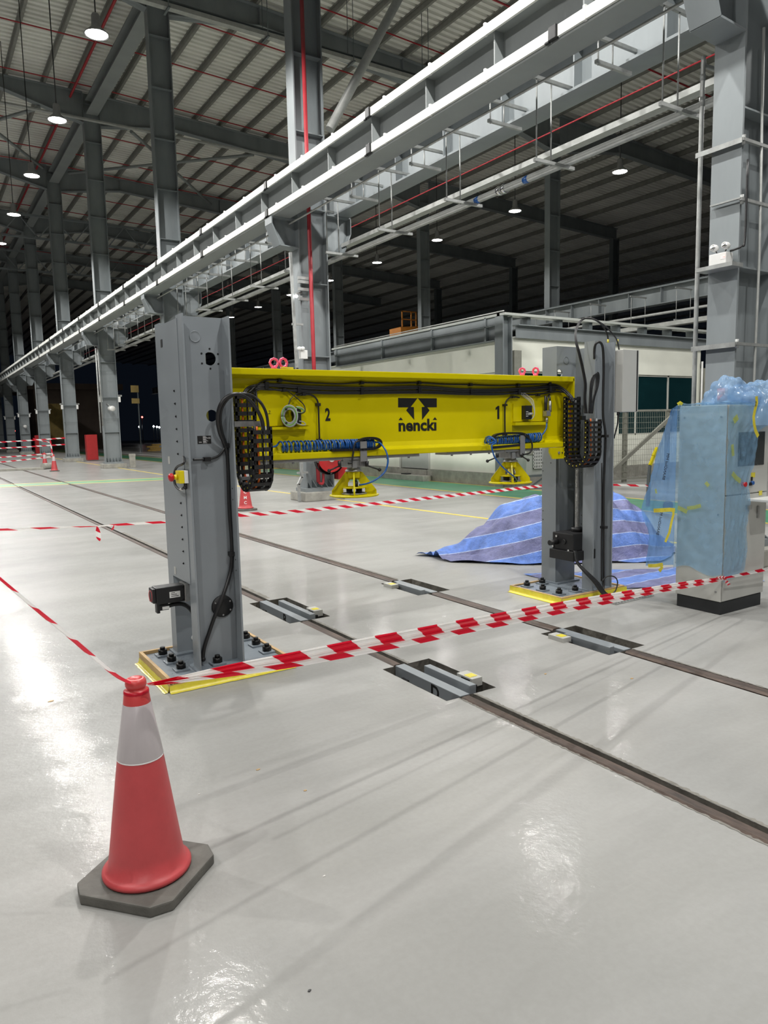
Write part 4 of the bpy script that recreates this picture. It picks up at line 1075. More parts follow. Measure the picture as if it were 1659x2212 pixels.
# cables down the front trough
yc_ = LWF - .03
def web_path(pts, y, n=6): return smooth_path([py(u, v, yy if yy else y) for u, v, yy in pts], n)
m = MB(); m.tube(web_path([(417, 993, yc_), (435, 992.5, yc_), (448, 992, yc_), (462, 989, yc_), (474, 983, yc_), (484, 970, yc_ - .005), (489, 962, yc_)], yc_), .0075, 8); m.build('stop_cable', 'rubber', lc)
for (u, v) in ((447, 992), (491, 962), (501, 1196)):
    q = py(u, v, yc_ - .005); m = MB(); m.box(q[0] - .02, q[0] + .02, yc_ - .028, yc_ + .02, q[2] - .014, q[2] + .014); m.build('cable_clip', 'black', lc, bevel=.003)
c_ = on_web(480, 1309, LWF - .014); m = MB(); m.lathe((c_[0], LWF - .012, c_[1]), [(.001, -.014), (.07, -.014), (.073, -.01), (.073, 0)], 30, axis=(0, 1, 0)); fc = m.build('flange_cover', 'black', lc)
for k in range(6):
    a = math.radians(30 + 60 * k); m = MB(); m.cyl((c_[0] + .058 * math.cos(a), LWF - .026, c_[1] + .058 * math.sin(a)), (c_[0] + .058 * math.cos(a), LWF - .03, c_[1] + .058 * math.sin(a)), .006, 8); m.build('screw', 'alu_dull', fc)

# ---- right press column
RX0, RX1, RYF, RWF, RWB, RYB = 5.14, 5.405, 4.475, 4.6, 4.935, 5.12
HR = 2.315
rc = thing('press_column', 'tall grey press column at right with lifting screw and side box', 'column', (5.27, 4.8, 0), 'press columns')
m = MB(); m.box(4.735, 5.525, 4.47, 5.085, .001, .05); m.build('base_plate', 'press_plate', rc)
hb1 = on_web(1209, 806, RWB)
channel_column(rc, RX0, RX1, RYF, RWF, RWB, RYB, HR, [], [circ(hb1[0], hb1[1], .036, 18)], zb=.05)
for u, v, y in ((1223, 778, RWB - .002), (1284, 771, RWF - .014)):
    q = on_web(u, v, y); m = MB(); m.lathe((q[0], y, q[1]), [(.03, 0), (.036, -.003), (.036, 0)], 22, axis=(0, 1, 0)); m.build('blind_ring', 'press_grey', rc)
for x, y in ((4.827, 5.0), (5.028, 5.0), (4.825, 4.79), (4.825, 4.586), (5.028, 4.58)): anchor(rc, x, y, .05)
for v in (1000, 1017, 1103, 1122):
    for u in (1172, 1190) if v < 1010 else (1173,):
        q = px(u, v, RX0); m = MB(); m.cyl((RX0 - .001, q[1], q[2]), (RX0 - .0002, q[1], q[2]), .006, 8); m.build('bolt_hole', 'black', rc)
for v in (1021, 1113, 1132):
    q = px(1256, v, RX0); m = MB(); m.cyl((RX0 - .001, q[1], q[2]), (RX0 - .0002, q[1], q[2]), .006, 8); m.build('bolt_hole', 'black', rc)
m = MB(); m.box(RX1 - .008, RX1 + .004, RWF - .03, RWB + .03, .5, HR - .02); m.build('cover_plate', 'press_grey', rc)
SX, SY = 5.2, 4.72
m = MB()
prof = []
for k in range(130):
    z = .62 + k * .0065
    if z > 1.45: break
    prof += [(.02, z), (.023, z + .002), (.02, z + .0045)]
m.lathe((SX, SY, 0), prof, 10, smooth=False); m.build('lifting_screw', 'alu', rc)
g0 = py(1194, 1160, 4.66)
zg = .66
g = MB(); g.box(5.02, 5.30, 4.6, 4.86, .42, .58); gb = g.build('gearbox', 'black', rc, bevel=.008)
g = MB(); g.box(5.0, 5.30, 4.58, 4.88, .33, .42); g.build('gear_foot', 'black', rc, bevel=.006)
g = MB(); g.cyl((SX, SY, .58), (SX, SY, .62), .055, 20); g.build('screw_collar', 'black', rc)
g = MB(); g.cyl((5.02, 4.8, .49), (4.92, 4.8, .49), .025, 14); g.build('shaft_stub', 'black', gb)
g = MB(); g.cyl((5.02, 4.71, .5), (5.005, 4.71, .5), .024, 14); g.build('side_port', 'black', gb)
for y, z in ((4.80, .545), (4.845, .445), (4.65, .425)):
    g = MB(); g.cyl((5.02, y, z), (5.006, y, z), .011, 6); g.build('bolt', 'chrome', gb)
# electrical side box with hood
a, b = on_web(1340, 890, 4.44), on_web(1366, 757, 4.44)
m = MB(); m.box(5.42, 5.64, 4.40, 4.62, a[1], b[1]); sb = m.build('side_box', 'cabinet', rc, bevel=.004)
m = MB(); m.box(5.61, 5.625, 4.398, 4.402, a[1] + .004, b[1] - .004); m.build('box_seal', 'black', sb)
m = MB(); m.cyl((5.44, 4.46, a[1]), (5.44, 4.46, a[1] - .03), .014, 8); m.tube(smooth_path([(5.44, 4.46, a[1] - .03), (5.435, 4.46, a[1] - .1), (5.42, 4.47, a[1] - .18), (5.41, 4.48, a[1] - .24)], 5), .007, 8); m.build('box_cable', 'rubber', sb)
# cables of the right column
yr = RYF - .012
def rcable(pts, r, nm='cable', y=yr): m = MB(); m.tube(smooth_path([py(u, v, y + d) for u, v, d in pts], 6), r, 8); m.build(nm, 'rubber', rc)
rcable([(1264, 893, -.03), (1262, 860, -.03), (1263, 830, -.03), (1258, 800, -.03), (1250, 765, -.03), (1243, 735, 0), (1244, 712, .05), (1252, 695, .1), (1266, 687, .1), (1285, 691, .12), (1300, 702, .12), (1311, 720, .12), (1314, 740, .12), (1314, 760, .12)], .007)
rcable([(1268, 893, -.035), (1265, 862, -.035), (1266, 830, -.035), (1261, 800, -.035), (1253, 765, -.03), (1245, 735, 0), (1245, 714, .05), (1256, 693, .1), (1272, 687, .1), (1292, 694, .12), (1309, 706, .12), (1323, 721, .1), (1333, 736, .1), (1338, 760, .1)], .007)
for u, v in ((1313.5, 738), (1334, 738)):
    q = py(u, v, yr + .115); m = MB(); m.cyl(q + np.array([0, 0, -.02]), q + np.array([0, 0, .02]), .0085, 8); m.build('cable_label', 'tape_yellow', rc)
for k in range(4):
    o = 3 * k
    rcable([(1272 + o * .5, 893, -.03), (1274 + o * .4, 860, -.03), (1275 + o * .5, 836, -.03), (1277 + o, 820 - o, -.03), (1282 + o * 1.1, 811 - o * .7, -.03), (1288 + o * .7, 815, -.03), (1287 + o * .5, 836, -.03), (1281 + o * .3, 862, -.03), (1276 + o * .4, 893, -.03)], .006, 'cable_loop')
rcable([(1284, 775, .02), (1284, 756, .02), (1287, 743, .0), (1294, 739, -.015), (1300, 744, -.02), (1303, 760, -.02), (1304, 800, -.02), (1303, 850, -.02), (1303, 900, -.02), (1308, 940, -.02), (1306, 1000, -.02), (1304, 1060, -.02), (1304, 1140, -.02), (1304, 1200, -.02), (1304, 1260, -.03), (1302, 1283, -.06)], .011, 'power_cable')
rcable([(1300, 1000, -.01), (1300, 1100, -.01), (1299, 1180, -.01), (1299, 1255, -.02)], .006)
for u, v in ((1307, 942), (1305, 1139)):
    q = py(u, v, yr - .02); m = MB(); m.box(q[0] - .022, q[0] + .022, yr - .045, yr + .01, q[2] - .012, q[2] + .012); m.build('cable_clip', 'black', rc, bevel=.003)
for k in range(4):
    rcable([(1241 + k, 1190, .1), (1246 + k, 1215, .06), (1262 + 2 * k, 1235, -.0), (1283 + 3 * k, 1258, -.05), (1297 + 3 * k, 1278, -.09), (1308 + 4 * k, 1288, -.12)], .009)
rcable([(1300, 1255, -.06), (1312, 1245, -.06), (1327, 1246, -.06), (1334, 1257, -.06), (1330, 1275, -.07), (1321, 1284, -.08)], .006)
# ================================================================ YELLOW LIFTING BEAM
BX0, BX1, BF, BW = 1.745, 5.085, 4.66, 4.745
ZT, ZB = 2.012, 1.383
beam = thing('lifting_beam', 'long bright yellow steel lifting beam hung between the two press columns', 'beam', (3.4, BY, ZB))
m = MB(); m.box(BX0, BX1, BF, BF + .19, ZT - .045, ZT); m.build('top_flange', 'yellow', beam, bevel=.006)
m = MB(); m.box(BX0, BX1, BF, BF + .19, ZB, ZB + .045); m.build('bottom_flange', 'yellow', beam, bevel=.006)
m = MB()   # web with the rolled fillets
pr = [(BF + .02, ZT - .045), (BF + .05, ZT - .05), (BF + .072, ZT - .066), (BW, ZT - .1), (BW, ZB + .1), (BF + .072, ZB + .066), (BF + .05, ZB + .05), (BF + .02, ZB + .045)]
pr2 = pr + [(2 * BY - y, z) for y, z in reversed(pr)]
m.prism([(BX0, y, z) for y, z in pr2], (BX1 - BX0, 0, 0)); m.build('web', 'yellow', beam)
m = MB(); m.prism([(BX1 - .016, y, z) for y, z in ((BF, ZB + .01), (BF + .19, ZB + .01), (BF + .19, ZT - .002), (BF + .014, ZT - .002), (BF, ZT - .016))], (.016, 0, 0)); m.build('end_plate', 'yellow', beam)
b0, b1 = py(1188, 992, BF - .01), py(1222, 966, BF - .01)
m = MB(); m.prism([(b0[0], BF - .012, b1[2]), (b0[0], BF - .012, b0[2] + .06), (b0[0] + .04, BF - .012, b0[2]), (5.13, BF - .012, b0[2]), (5.13, BF - .012, b1[2])], (0, .02, 0)); cb = m.build('carriage_plate', 'yellow', beam)
for u in (1207, 1214):
    q = py(u, 978, BF - .012); m = MB(); m.cyl(q, q + np.array([0, -.008, 0]), .012 if u < 1210 else .006, 8); m.build('bolt', 'alu_dull' if u < 1210 else 'black', cb)
q = py(1210, 941, BW); m = MB(); m.cyl(q, q + np.array([0, -.012, 0]), .01, 8); m.build('bolt', 'yellow_bright', beam)
for (u0, u1, yy) in ((560, 905, .0), (965, 1165, .0)):
    a, b = py(u0, 990, BF + .02), py(u1, 975, BF + .02)
    m = MB(); m.box(a[0], b[0], BF + .015, BF + .175, ZB - .022, ZB); m.build('slide_rail', 'alu_dull', beam, bevel=.002)
    k = 0; x = a[0] + .06
    while x < b[0] - .03:
        m = MB(); m.cyl((x, BF + .03, ZB - .022), (x, BF + .03, ZB - .032), .009, 6); m.build('rail_bolt', 'alu_dull', beam); x += .2
# printed marks on the web
def onw(u, v, y=BW - .0015): return py(u, v, y)
def print_poly(name, pts, mm='black_print'):
    P_ = [onw(840 + x / 11.85, 830 + y / 11.85) for x, y in pts]
    m = MB(); m.prism(P_, (0, .0012, 0)); return m.build(name, mm, beam)
print_poly('emblem', [(238, 350), (735, 357), (560, 582), (640, 584), (650, 912), (446, 668), (500, 592), (238, 592)])
print_poly('emblem', [(1228, 358), (1228, 590), (985, 592), (1042, 670), (850, 912), (845, 584), (922, 580), (745, 357)])
print_poly('emblem', [(250, 918), (305, 846), (360, 918)])
print_poly('emblem', [(1125, 910), (1180, 843), (1236, 912)])
a, b = onw(840 + 245 / 11.85, 930), onw(840 + 1240 / 11.85, 926)
c = onw(840 + 742 / 11.85, 830 + 1065 / 11.85)
text('lettering', 'nenckı', (c[0], BW - .0012, c[2] + .002), (1, 0, 0), (0, 0, 1), .128, 'black_print', beam, offset=.0042, sx=1.13)
c = onw(708, 897); text('numeral', '2', (c[0], BW - .0012, c[2]), (1, 0, 0), (0, 0, 1), .125, 'black_print', beam, offset=.004, sx=.68)
c = onw(1075, 891)
m = MB(); m.prism([(c[0] + dx, BW - .0015, c[2] + dz) for dx, dz in ((-.004, -.056), (.02, -.056), (.02, .056), (.002, .056), (-.022, .04), (-.022, .02), (-.004, .03))], (0, .0012, 0)); m.build('numeral', 'black_print', beam)
c = onw(581, 891); text('pen_mark', '2.', (c[0], BW - .0122, c[2]), (1, 0, 0), (0, 0, 1), .035, 'black_print', beam, shear=.2)
# mounting plates with shelves
for (u0, u1, v0, v1, sh0, sh1) in ((552, 664, 873, 921, 552, 660), (1107, 1180, 872, 911, 1106, 1178)):
    a, b = onw(u0, v1), onw(u1, v0)
    m = MB(); m.box(a[0], b[0], BW - .012, BW, a[2], b[2]); m.build('mounting_plate', 'yellow', beam)
    a, b = onw(sh0, v1 + 8), onw(sh1, v1)
    m = MB(); m.box(a[0], b[0], BW - .045, BW, a[2], b[2]); m.build('shelf', 'yellow', beam)
# lifting eyes
def eye(u, v, r, ax, nm='lifting_eye'):
    q = py(u, v, BY - .02); q[2] = ZT + .012 + r
    m = MB(); m.lathe(q, [(r - .012, -.008), (r, -.009), (r + .004, 0), (r, .009), (r - .012, .008), (r - .014, 0), (r - .012, -.008)], 8, axis=ax, smooth=False); m.build(nm, 'pink', beam)
    m = MB(); m.cyl((q[0], q[1], ZT), (q[0], q[1], ZT + .02), .022, 10); m.build('eye_collar', 'pink', beam)
eye(592, 790, .034, (.25, 1, 0)); eye(612, 786, .036, (-.15, 1, 0)); eye(1128, 808, .03, (.6, .8, 0)); eye(1157, 806, .034, (1, .25, 0))
m = MB(); q = py(622, 795, BY - .03); m.bar((q[0] - .06, BY - .05, ZT + .012), (q[0] + .03, BY - .05, ZT + .01), .012, .012); m.build('eye_tag', 'tape_yellow', beam)
# cables clipped along the top of the web
YC = BW - .022
def bcable(pts, r, nm='cable', mm='rubber', y=YC, n=5):
    m = MB(); m.tube(smooth_path([py(p[0], p[1], y + (p[2] if len(p) > 2 else 0)) for p in pts], n), r, 8); return m.build(nm, mm, beam)
bcable([(538, 848, -.06), (557, 830, -.01), (576, 821.5), (603.5, 821.5), (653.6, 826), (731, 829), (781, 826.7), (850, 828), (905, 827), (960, 830), (1015, 831), (1070, 833), (1119, 832), (1186, 829), (1212, 836, -.01), (1232, 852, -.06), (1241, 866, -.12)], .006)
bcable([(526, 850, -.05), (533, 840, -.02), (545, 834), (575, 830), (620, 832), (680, 836), (800, 838), (905, 835), (1000, 841), (1080, 841), (1140, 838), (1186, 834), (1214, 839, -.01), (1233, 857, -.08), (1239, 868, -.13)], .0095)
bcable([(530, 850, -.05), (537, 841, -.02), (548, 837), (575, 833.5), (620, 836), (680, 840), (800, 842), (905, 839), (1000, 845), (1080, 845), (1140, 842), (1186, 838), (1212, 842, -.01), (1230, 858, -.08), (1236, 868, -.13)], .0085)
bcable([(540, 851, -.04), (549, 842), (560, 838), (575, 839), (613, 844), (645, 843), (700, 847), (781, 847), (905, 845), (1000, 849), (1100, 850), (1150, 853), (1186, 848), (1206, 846), (1224, 850, -.04), (1233, 864, -.12)], .0075)
bcable([(544, 851, -.04), (552, 845), (562, 841), (580, 842), (615, 842), (645, 846), (700, 850), (781, 850), (905, 849), (1000, 852), (1080, 852), (1118, 848), (1160, 846), (1200, 842)], .007)
bcable([(553, 842), (554, 855, -.02), (557, 880, -.03), (562, 900, -.05)], .006)
for pts in ([(641, 854), (655, 852), (672, 853), (683, 861), (687.5, 874), (688.5, 900), (690, 950)], [(1122, 859), (1108, 857), (1097, 862), (1091.5, 874), (1090.5, 900), (1091, 941)]):
    bcable(pts, .0065)
for u, v, h in ((603.5, 822, 4), (575, 833, 9), (645, 843, 8), (613, 843, 4), (781, 827, 4), (781, 845, 9), (905, 827, 4), (905, 842, 9), (1016, 831, 4), (1017, 847, 8), (1119, 832, 4), (1120, 847, 8), (1186, 829, 5), (1187, 840, 9), (655, 852, 3.5), (687, 874, 4), (689.5, 951, 4), (1108, 858, 3), (1091, 875, 3), (1091, 940, 3), (1162, 853, 4)):
    q = py(u, v, YC); d = h * 4.9 / FPX * .9
    m = MB(); m.box(q[0] - .014, q[0] + .014, YC - .018, BW, q[2] - d, q[2] + d); m.build('cable_clip', 'black', beam, bevel=.003)
# terminal strip and coiled wire on the left plate
tb = [py(637, 916, BW - .06), py(649, 880, BW - .06)]
m = MB(); m.box(tb[0][0], tb[1][0], BW - .07, BW - .012, tb[0][2], tb[1][2]); ts = m.build('terminal_block', 'black', beam, bevel=.003)
for j in range(8):
    zz = tb[0][2] + (tb[1][2] - tb[0][2]) * (j + .6) / 8.4; m = MB(); m.box(tb[0][0] + .003, tb[0][0] + .014, BW - .072, BW - .07, zz - .004, zz + .004); m.build('terminal', 'white', ts)
cc = py(625, 899, BW - .05)
for j in range(18):
    r = .066 - .0075 * (j % 4); ax = np.array([-.55 + .012 * j, -.82, .05]); ax = ax / np.linalg.norm(ax); o = cc + ax * (.0065 * (j // 2) - .025)
    e1 = np.cross(ax, (0, 0, 1)); e1 = e1 / np.linalg.norm(e1); e2 = np.cross(e1, ax)
    m = MB(); m.tube([o + r * (math.cos(t_) * e1 * .85 + math.sin(t_) * 1.12 * e2) for t_ in np.linspace(0, 2 * math.pi * .99, 26)], .0046, 6); m.build('coiled_wire', 'wire_green' if j % 6 == 5 else 'wire_grey', beam)
for k, a in enumerate((.4, 2.2, 4.0, 5.2)):
    o = cc + np.array([math.cos(a) * .052, -.02, math.sin(a) * .062]); m = MB(); m.sphere(o, .009, 8); m.build('wire_tie', 'black', beam)
bcable([(655, 843), (640, 851, -.01), (628, 862, -.02), (624, 873, -.03), (624, 880, -.03)], .004, 'wire')
bcable([(622, 845), (635, 855, -.01), (645, 863, -.02), (655, 873, -.03), (659, 882, -.04), (658, 890, -.045), (650, 894, -.05)], .004, 'wire')
for k in range(3): bcable([(640, 878 + k, -.05), (650, 880 + 2 * k, -.06), (657, 886 + k, -.05), (650, 891, -.05), (640, 889 + k, -.06)], .0028, 'wire', 'wire_green' if k else 'wire_grey')
bcable([(640, 914, -.05), (652, 918, -.05), (660, 917, -.05), (655, 911, -.05), (646, 910, -.05)], .0035, 'wire', 'wire_grey')
# terminal strip on the right plate
tb = [py(1133, 906, BW - .05), py(1148, 876, BW - .05)]
m = MB(); m.box(tb[0][0], tb[1][0], BW - .06, BW - .012, tb[0][2], tb[1][2]); ts = m.build('terminal_block', 'black', beam, bevel=.003)
for i in range(2):
    for j in range(3):
        zz = tb[0][2] + .025 + .018 * j; m = MB(); m.box(tb[0][0] + .01 + .014 * i, tb[0][0] + .019 + .014 * i, BW - .062, BW - .06, zz, zz + .007); m.build('terminal', 'white', ts)
q = py(1146, 894, BW - .075); m = MB(); m.cyl(q + np.array([-.02, 0, 0]), q + np.array([.02, 0, 0]), .011, 8); m.build('relay', 'wire_grey', ts)
for k in range(4): bcable([(1120 + 3 * k, 846), (1130 + 4 * k, 856, -.01), (1143 + 3 * k, 866, -.03), (1152 + k, 880 + 2 * k, -.04), (1154, 895 + k, -.05), (1148, 906, -.05)], .0022, 'wire', 'tape_white' if k % 2 else 'wire_grey')
# air fittings at right
q = py(1182, 893, BW - .05); m = MB(); m.box(q[0] - .025, q[0] + .025, BW - .07, BW - .02, q[2] - .025, q[2] + .025); vb = m.build('air_manifold', 'alu', beam, bevel=.004)
for u, v0, v1, r in ((1188, 866, 890, .014), (1178, 855, 888, .01), (1188, 856, 868, .007), (1181, 902, 913, .012)):
    a, b = py(u, v0, BW - .045), py(u, v1, BW - .045); m = MB(); m.cyl(a, b, r, 10); m.build('air_fitting', 'alu' if r > .011 else 'rubber', vb)
bcable([(1187, 852), (1182, 862, -.02), (1180, 880, -.025), (1180, 888, -.025)], .009, 'air_line')

# ---- blue coiled air hoses (things resting on the lower flange)
def coil(name, lab, u0, u1, v0, v1, turns, dens, lead_in, lead_out, r=.0365, tr=.0068):
    yc = BF + .035
    a, b = py(u0, v0, yc), py(u1, v1, yc); n = turns * 12; pts = []
    for i in range(n + 1):
        t_ = i / n; s = dens(t_); ph = 2 * math.pi * turns * t_
        c = a + (b - a) * s
        pts.append(c + np.array([.004 * math.sin(ph * .37), r * .8 * math.cos(ph + .5), r * math.sin(ph + .5)]))
    P_ = [np.array(p) for p in lead_in] + pts + [np.array(p) for p in lead_out]
    t = thing(name, lab, 'hose', ((a[0] + b[0]) / 2, yc, ZB + .045))
    m = MB(); m.tube(P_, tr, 8); m.build('coil', 'hose_blue', t)
    return t
Q = lambda u, v, y: py(u, v, y)
tc_ = coil('air_hose', 'blue spiral air hose lying on the left half of the yellow beam', 604, 806, 965, 959, 36, lambda t: 1 - (1 - t) ** 1.75 * 1.0 if False else (.55 * t + .45 * (1 - (1 - t) ** 2.4)),
     smooth_path([Q(585, 966, 4.62), Q(592, 965, 4.65), Q(599, 962, 4.68)], 4)[:-1],
     smooth_path([Q(812, 955, 4.68), Q(822, 958, 4.62), Q(834, 975, 4.56), Q(838, 996, 4.54), Q(832, 1018, 4.54), Q(815, 1034, 4.56), Q(795, 1044, 4.6), Q(776, 1048, 4.66)], 5))
tc2 = coil('air_hose', 'blue spiral air hose bunched on the right half of the yellow beam', 1166, 1052, 944, 955, 27, lambda t: t,
     smooth_path([Q(1181, 913, BW - .045), Q(1180, 925, 4.69), Q(1174, 936, 4.68), Q(1168, 940, 4.68)], 4)[:-1],
     smooth_path([Q(1050, 945, 4.66), Q(1058, 943, 4.62), Q(1069, 951, 4.59), Q(1060, 957, 4.585), Q(1052, 951, 4.59), Q(1060, 946, 4.59), Q(1071, 955, 4.58), Q(1062, 962, 4.58), Q(1064, 974, 4.57), Q(1069, 988, 4.57), Q(1082, 1005, 4.58), Q(1098, 1020, 4.6), Q(1112, 1031, 4.63), Q(1116, 1040, 4.66), Q(1114, 1048, 4.68)], 5))
# black strap handles
for pts, lab in (([(716, 973), (740, 972), (780, 971), (806, 969), (818, 964), (822, 956), (816, 949), (804, 946), (788, 947), (776, 951)], 'flat black handle loop on the left air hose'),
                 ([(1064, 950), (1066, 943), (1074, 938.5), (1090, 936), (1108, 935.5), (1124, 936), (1133, 939), (1141, 945)], 'flat black handle loop over the right air hose')):
    t = thing('strap_handle', lab, 'handle', py(pts[4][0], pts[4][1], BF))
    P_ = smooth_path([py(u, v, BF + .0) for u, v in pts], 4); m = MB()
    for p, q in zip(P_[:-1], P_[1:]): m.bar(p, q + (q - p) * .15, .035, .016, up=(0, 0, 1))
    m.build('strap', 'black', t)
a, b = py(1060, 967, BF + .01), py(1122, 961, BF + .01)
m = MB(); m.bar(a, b, .03, .02); m.build('strap', 'black', t)

# ---- sliding support feet below the beam
def support_foot(uc, vb, xr, lab, bracket, levers, stem):
    xc = py(uc, vb, BY)[0]; ra = math.radians(xr); rc0 = (xc, BY)
    zb = py(uc, vb, BY - .16)[2]
    t = thing('support_foot', lab, 'support', (xc, BY, zb), 'support feet under the beam')
    zt = zb + .185
    m = MB(); m.lathe((xc, BY, zb), [(.001, 0), (.184, 0), (.188, .004), (.188, .01), (.184, .013), (.001, .013)], 36); m.build('foot_disc', 'yellow', t)
    out = [(-.17, .013), (.17, .013), (.17, .043), (.066, .18), (.05, .185), (-.05, .185), (-.066, .18), (-.17, .043)]
    holes = [rect(-.083, .083, .02, .058), [(-.045, .075), (.045, .075), (.045, .1), (.03, .125), (-.03, .125), (-.045, .1)]]
    m = MB(); m.plate(out, holes, lambda a, b, s: (xc + a, BY + (s - .5) * .012, zb + b)); m.rot(rc0, ra).build('cross_fin', 'yellow', t)
    m = MB(); m.plate(out, [rect(-.083, .083, .02, .058)], lambda a, b, s: (xc + (s - .5) * .012, BY + a, zb + b)); m.rot(rc0, ra).build('cross_fin', 'yellow', t)
    m = MB(); m.lathe((xc, BY, zb), [(.02, .06), (.09, .06), (.092, .064), (.09, .07), (.02, .07)], 28); m.build('spring_plate', 'yellow', t)
    m = MB()
    for k in range(4):
        a = math.radians(45 + 90 * k); c = (xc + .052 * math.cos(a), BY + .052 * math.sin(a), zb)
        pr_ = []
        for j in range(7): pr_ += [(.022, .016 + .006 * j), (.026, .018 + .006 * j), (.022, .021 + .006 * j)]
        m.lathe(c, pr_, 12, smooth=False)
    m.rot(rc0, ra).build('disc_spring', 'black', t)
    m = MB(); m.lathe((xc, BY, zb), [(.088, .014), (.096, .014), (.096, .024), (.088, .024)], 28); m.build('spring_ring', 'alu_dull', t)
    m = MB(); m.cyl((xc, BY - .03, zb + .07), (xc, BY - .03, zb + .11), .016, 10); m.cyl((xc, BY - .03, zb + .11), (xc, BY - .03, zb + .125), .01, 8); m.build('air_fitting', 'black', t)
    m = MB(); m.box(xc - .045, xc + .045, BY - .045, BY + .045, zb + .14, zt); m.rot(rc0, ra).build('head_block', 'yellow', t)
    m = MB(); m.lathe((xc, BY, zt), [(.001, 0), (.062, 0), (.066, .006), (.06, .014), (.05, .02), (.05, .05), (.001, .05)], 24); m.build('swivel', 'alu', t)
    z1 = zt + .035
    m = MB(); m.box(xc - .075, xc + .085, BY - .07, BY + .07, z1, z1 + .075); m.build('slide_block', 'alu', t, bevel=.004)
    m = MB(); m.box(xc - .055, xc - .02, BY - .085, BY - .07, z1 - .005, z1 + .05); m.box(xc + .01, xc + .075, BY - .08, BY - .07, z1 + .01, z1 + .06); m.build('clamp', 'alu_dull', t, bevel=.003)
    m = MB(); m.box(xc - .14, xc + .13, BY - .085, BY + .085, z1 + .075, ZB - .022); m.build('slide_plate', 'alu_dull', t, bevel=.003)
    for k in range(3):
        m = MB(); m.cyl((xc - .09 + .08 * k, BY - .085, z1 + .09), (xc - .09 + .08 * k, BY - .093, z1 + .09), .008, 6); m.build('bolt', 'bolt_black', t)
    for (ua, va, ub, vb_, ug0, vg0, ug1, vg1) in levers:
        y = BY - .1
        m = MB(); m.tube([py(ua, va, y), py(ub, vb_, y - .03)], .006, 8); lv = m.build('lever', 'black', t)
        m = MB(); m.sphere(py(ub, vb_, y - .03), .014, 10); m.build('ball_knob', 'black', lv)
        m = MB(); m.cyl(py(ug0, vg0, y), py(ug1, vg1, y), .013, 10); m.build('hub', 'black', lv)
    a, b = py(bracket[0], bracket[3], BF - .012), py(bracket[1], bracket[2], BF - .012)
    m = MB(); m.box(a[0], b[0], BF - .014, BF - .008, a[2], b[2]); m.build('bracket_plate', 'alu_dull', t)
    m = MB(); m.tube(smooth_path([py(u, v, BF - .02) for u, v in stem], 5), .007, 8); m.build('hook_bar', 'black', t)
    return t
support_foot(765.5, 1076, -30, 'yellow pyramid support foot under the left half of the beam', (779, 792, 953, 997), [(734, 1006, 711, 1017, 733, 996, 734, 1009), (794, 1006, 820, 1015, 793, 996, 792.5, 1008)], [(777, 952), (769, 955), (765, 964), (762, 985), (760, 998), (757, 1001), (752, 1001)])
support_foot(1102.5, 1047.5, -35, 'yellow pyramid support foot under the right half of the beam', (1124, 1134, 940, 982), [(1075, 987, 1053, 996, 1074, 979, 1074.5, 988), (1128, 986, 1141, 994, 1127, 979, 1128, 988)], [(1133, 939), (1144, 948), (1149, 958), (1149, 970), (1143, 979), (1131, 982)])

# ---- cable chains
def cable_chain(lab, xa, xb, yn, yf, zf_top, zn_top, zbot, pitch=.056):
    R = (yf - yn) / 2; yc = (yf + yn) / 2; zc = zbot + R
    path = []
    L1 = zf_top - zc; L2 = math.pi * R; L3 = zn_top - zc; T = L1 + L2 + L3
    def at(s):
        if s < L1: return np.array([yf, zf_top - s]), np.array([0., -1.])
        if s < L1 + L2:
            a = (s - L1) / R; return np.array([yc + R * math.cos(a), zc - R * math.sin(a)]), np.array([-math.sin(a), -math.cos(a)])
        return np.array([yn, zc + s - L1 - L2]), np.array([0., 1.])
    t = thing('cable_chain', lab, 'cable chain', ((xa + xb) / 2, yc, zbot))
    n = int(T / pitch); h = .019
    for i in range(n):
        p, d = at((i + .5) * pitch); nn = np.array([-d[1], d[0]])
        m = MB(); D = np.array([0, d[0], d[1]]); N = np.array([0, nn[0], nn[1]])
        for x, s in ((xa, 1), (xb, -1)):
            m.obox((x + s * .006, p[0], p[1]), (.006, 0, 0), D * pitch * .52, N * h)
            m.obox((x + s * .003, p[0], p[1]) + D * pitch * .3, (.006, 0, 0), D * pitch * .3, N * h * .8)
        for q in (-1, 1):
            m.obox(np.array([(xa + xb) / 2, p[0], p[1]]) + N * q * (h - .003), ((xb - xa) / 2, 0, 0), D * pitch * .24, N * .003)
        m.obox(np.array([(xa + xb) / 2 + .008, p[0], p[1]]), (.0025, 0, 0), D * pitch * .2, N * h)
        lk = m.build('chain_link', 'chain_black', t)
        m = MB(); m.cyl((xa - .001, p[0], p[1]), (xa - .004, p[0], p[1]), .0055, 8); m.build('pin', 'tape_yellow', lk)
    for j, (mm, o, r) in enumerate((('wire_orange', .35, .007), ('rubber', .6, .007), ('wire_grey', .75, .005), ('rubber', .2, .008))):
        m = MB(); x = xa + (xb - xa) * o
        m.tube([np.array([x + .004 * math.sin(s * 9 + j), *at(s)[0]]) for s in np.linspace(.03, T - .03, 40)], r, 6); m.build('inner_cable', mm, t)
    return t
yn, yf = 4.405, 4.65
xa, xb = py(542, 980, yn)[0], py(587, 980, yn)[0]
zn, zf, zb_ = py(560, 911, yn)[2], py(525, 848, yf)[2], py(562, 1054, (yn + yf) / 2)[2]
cable_chain('black ladder cable chain looped between left column and beam', xa, xb, yn, yf, zf, zn, zb_)
m = MB(); m.box(LX1, xb - .05, yn + .03, yn + .035, zn - .03, zn + .005); m.box(LX1 - .0, LX1 + .005, yn + .02, 4.56, zn - .03, zn + .005); m.build('chain_bracket', 'alu', lc)
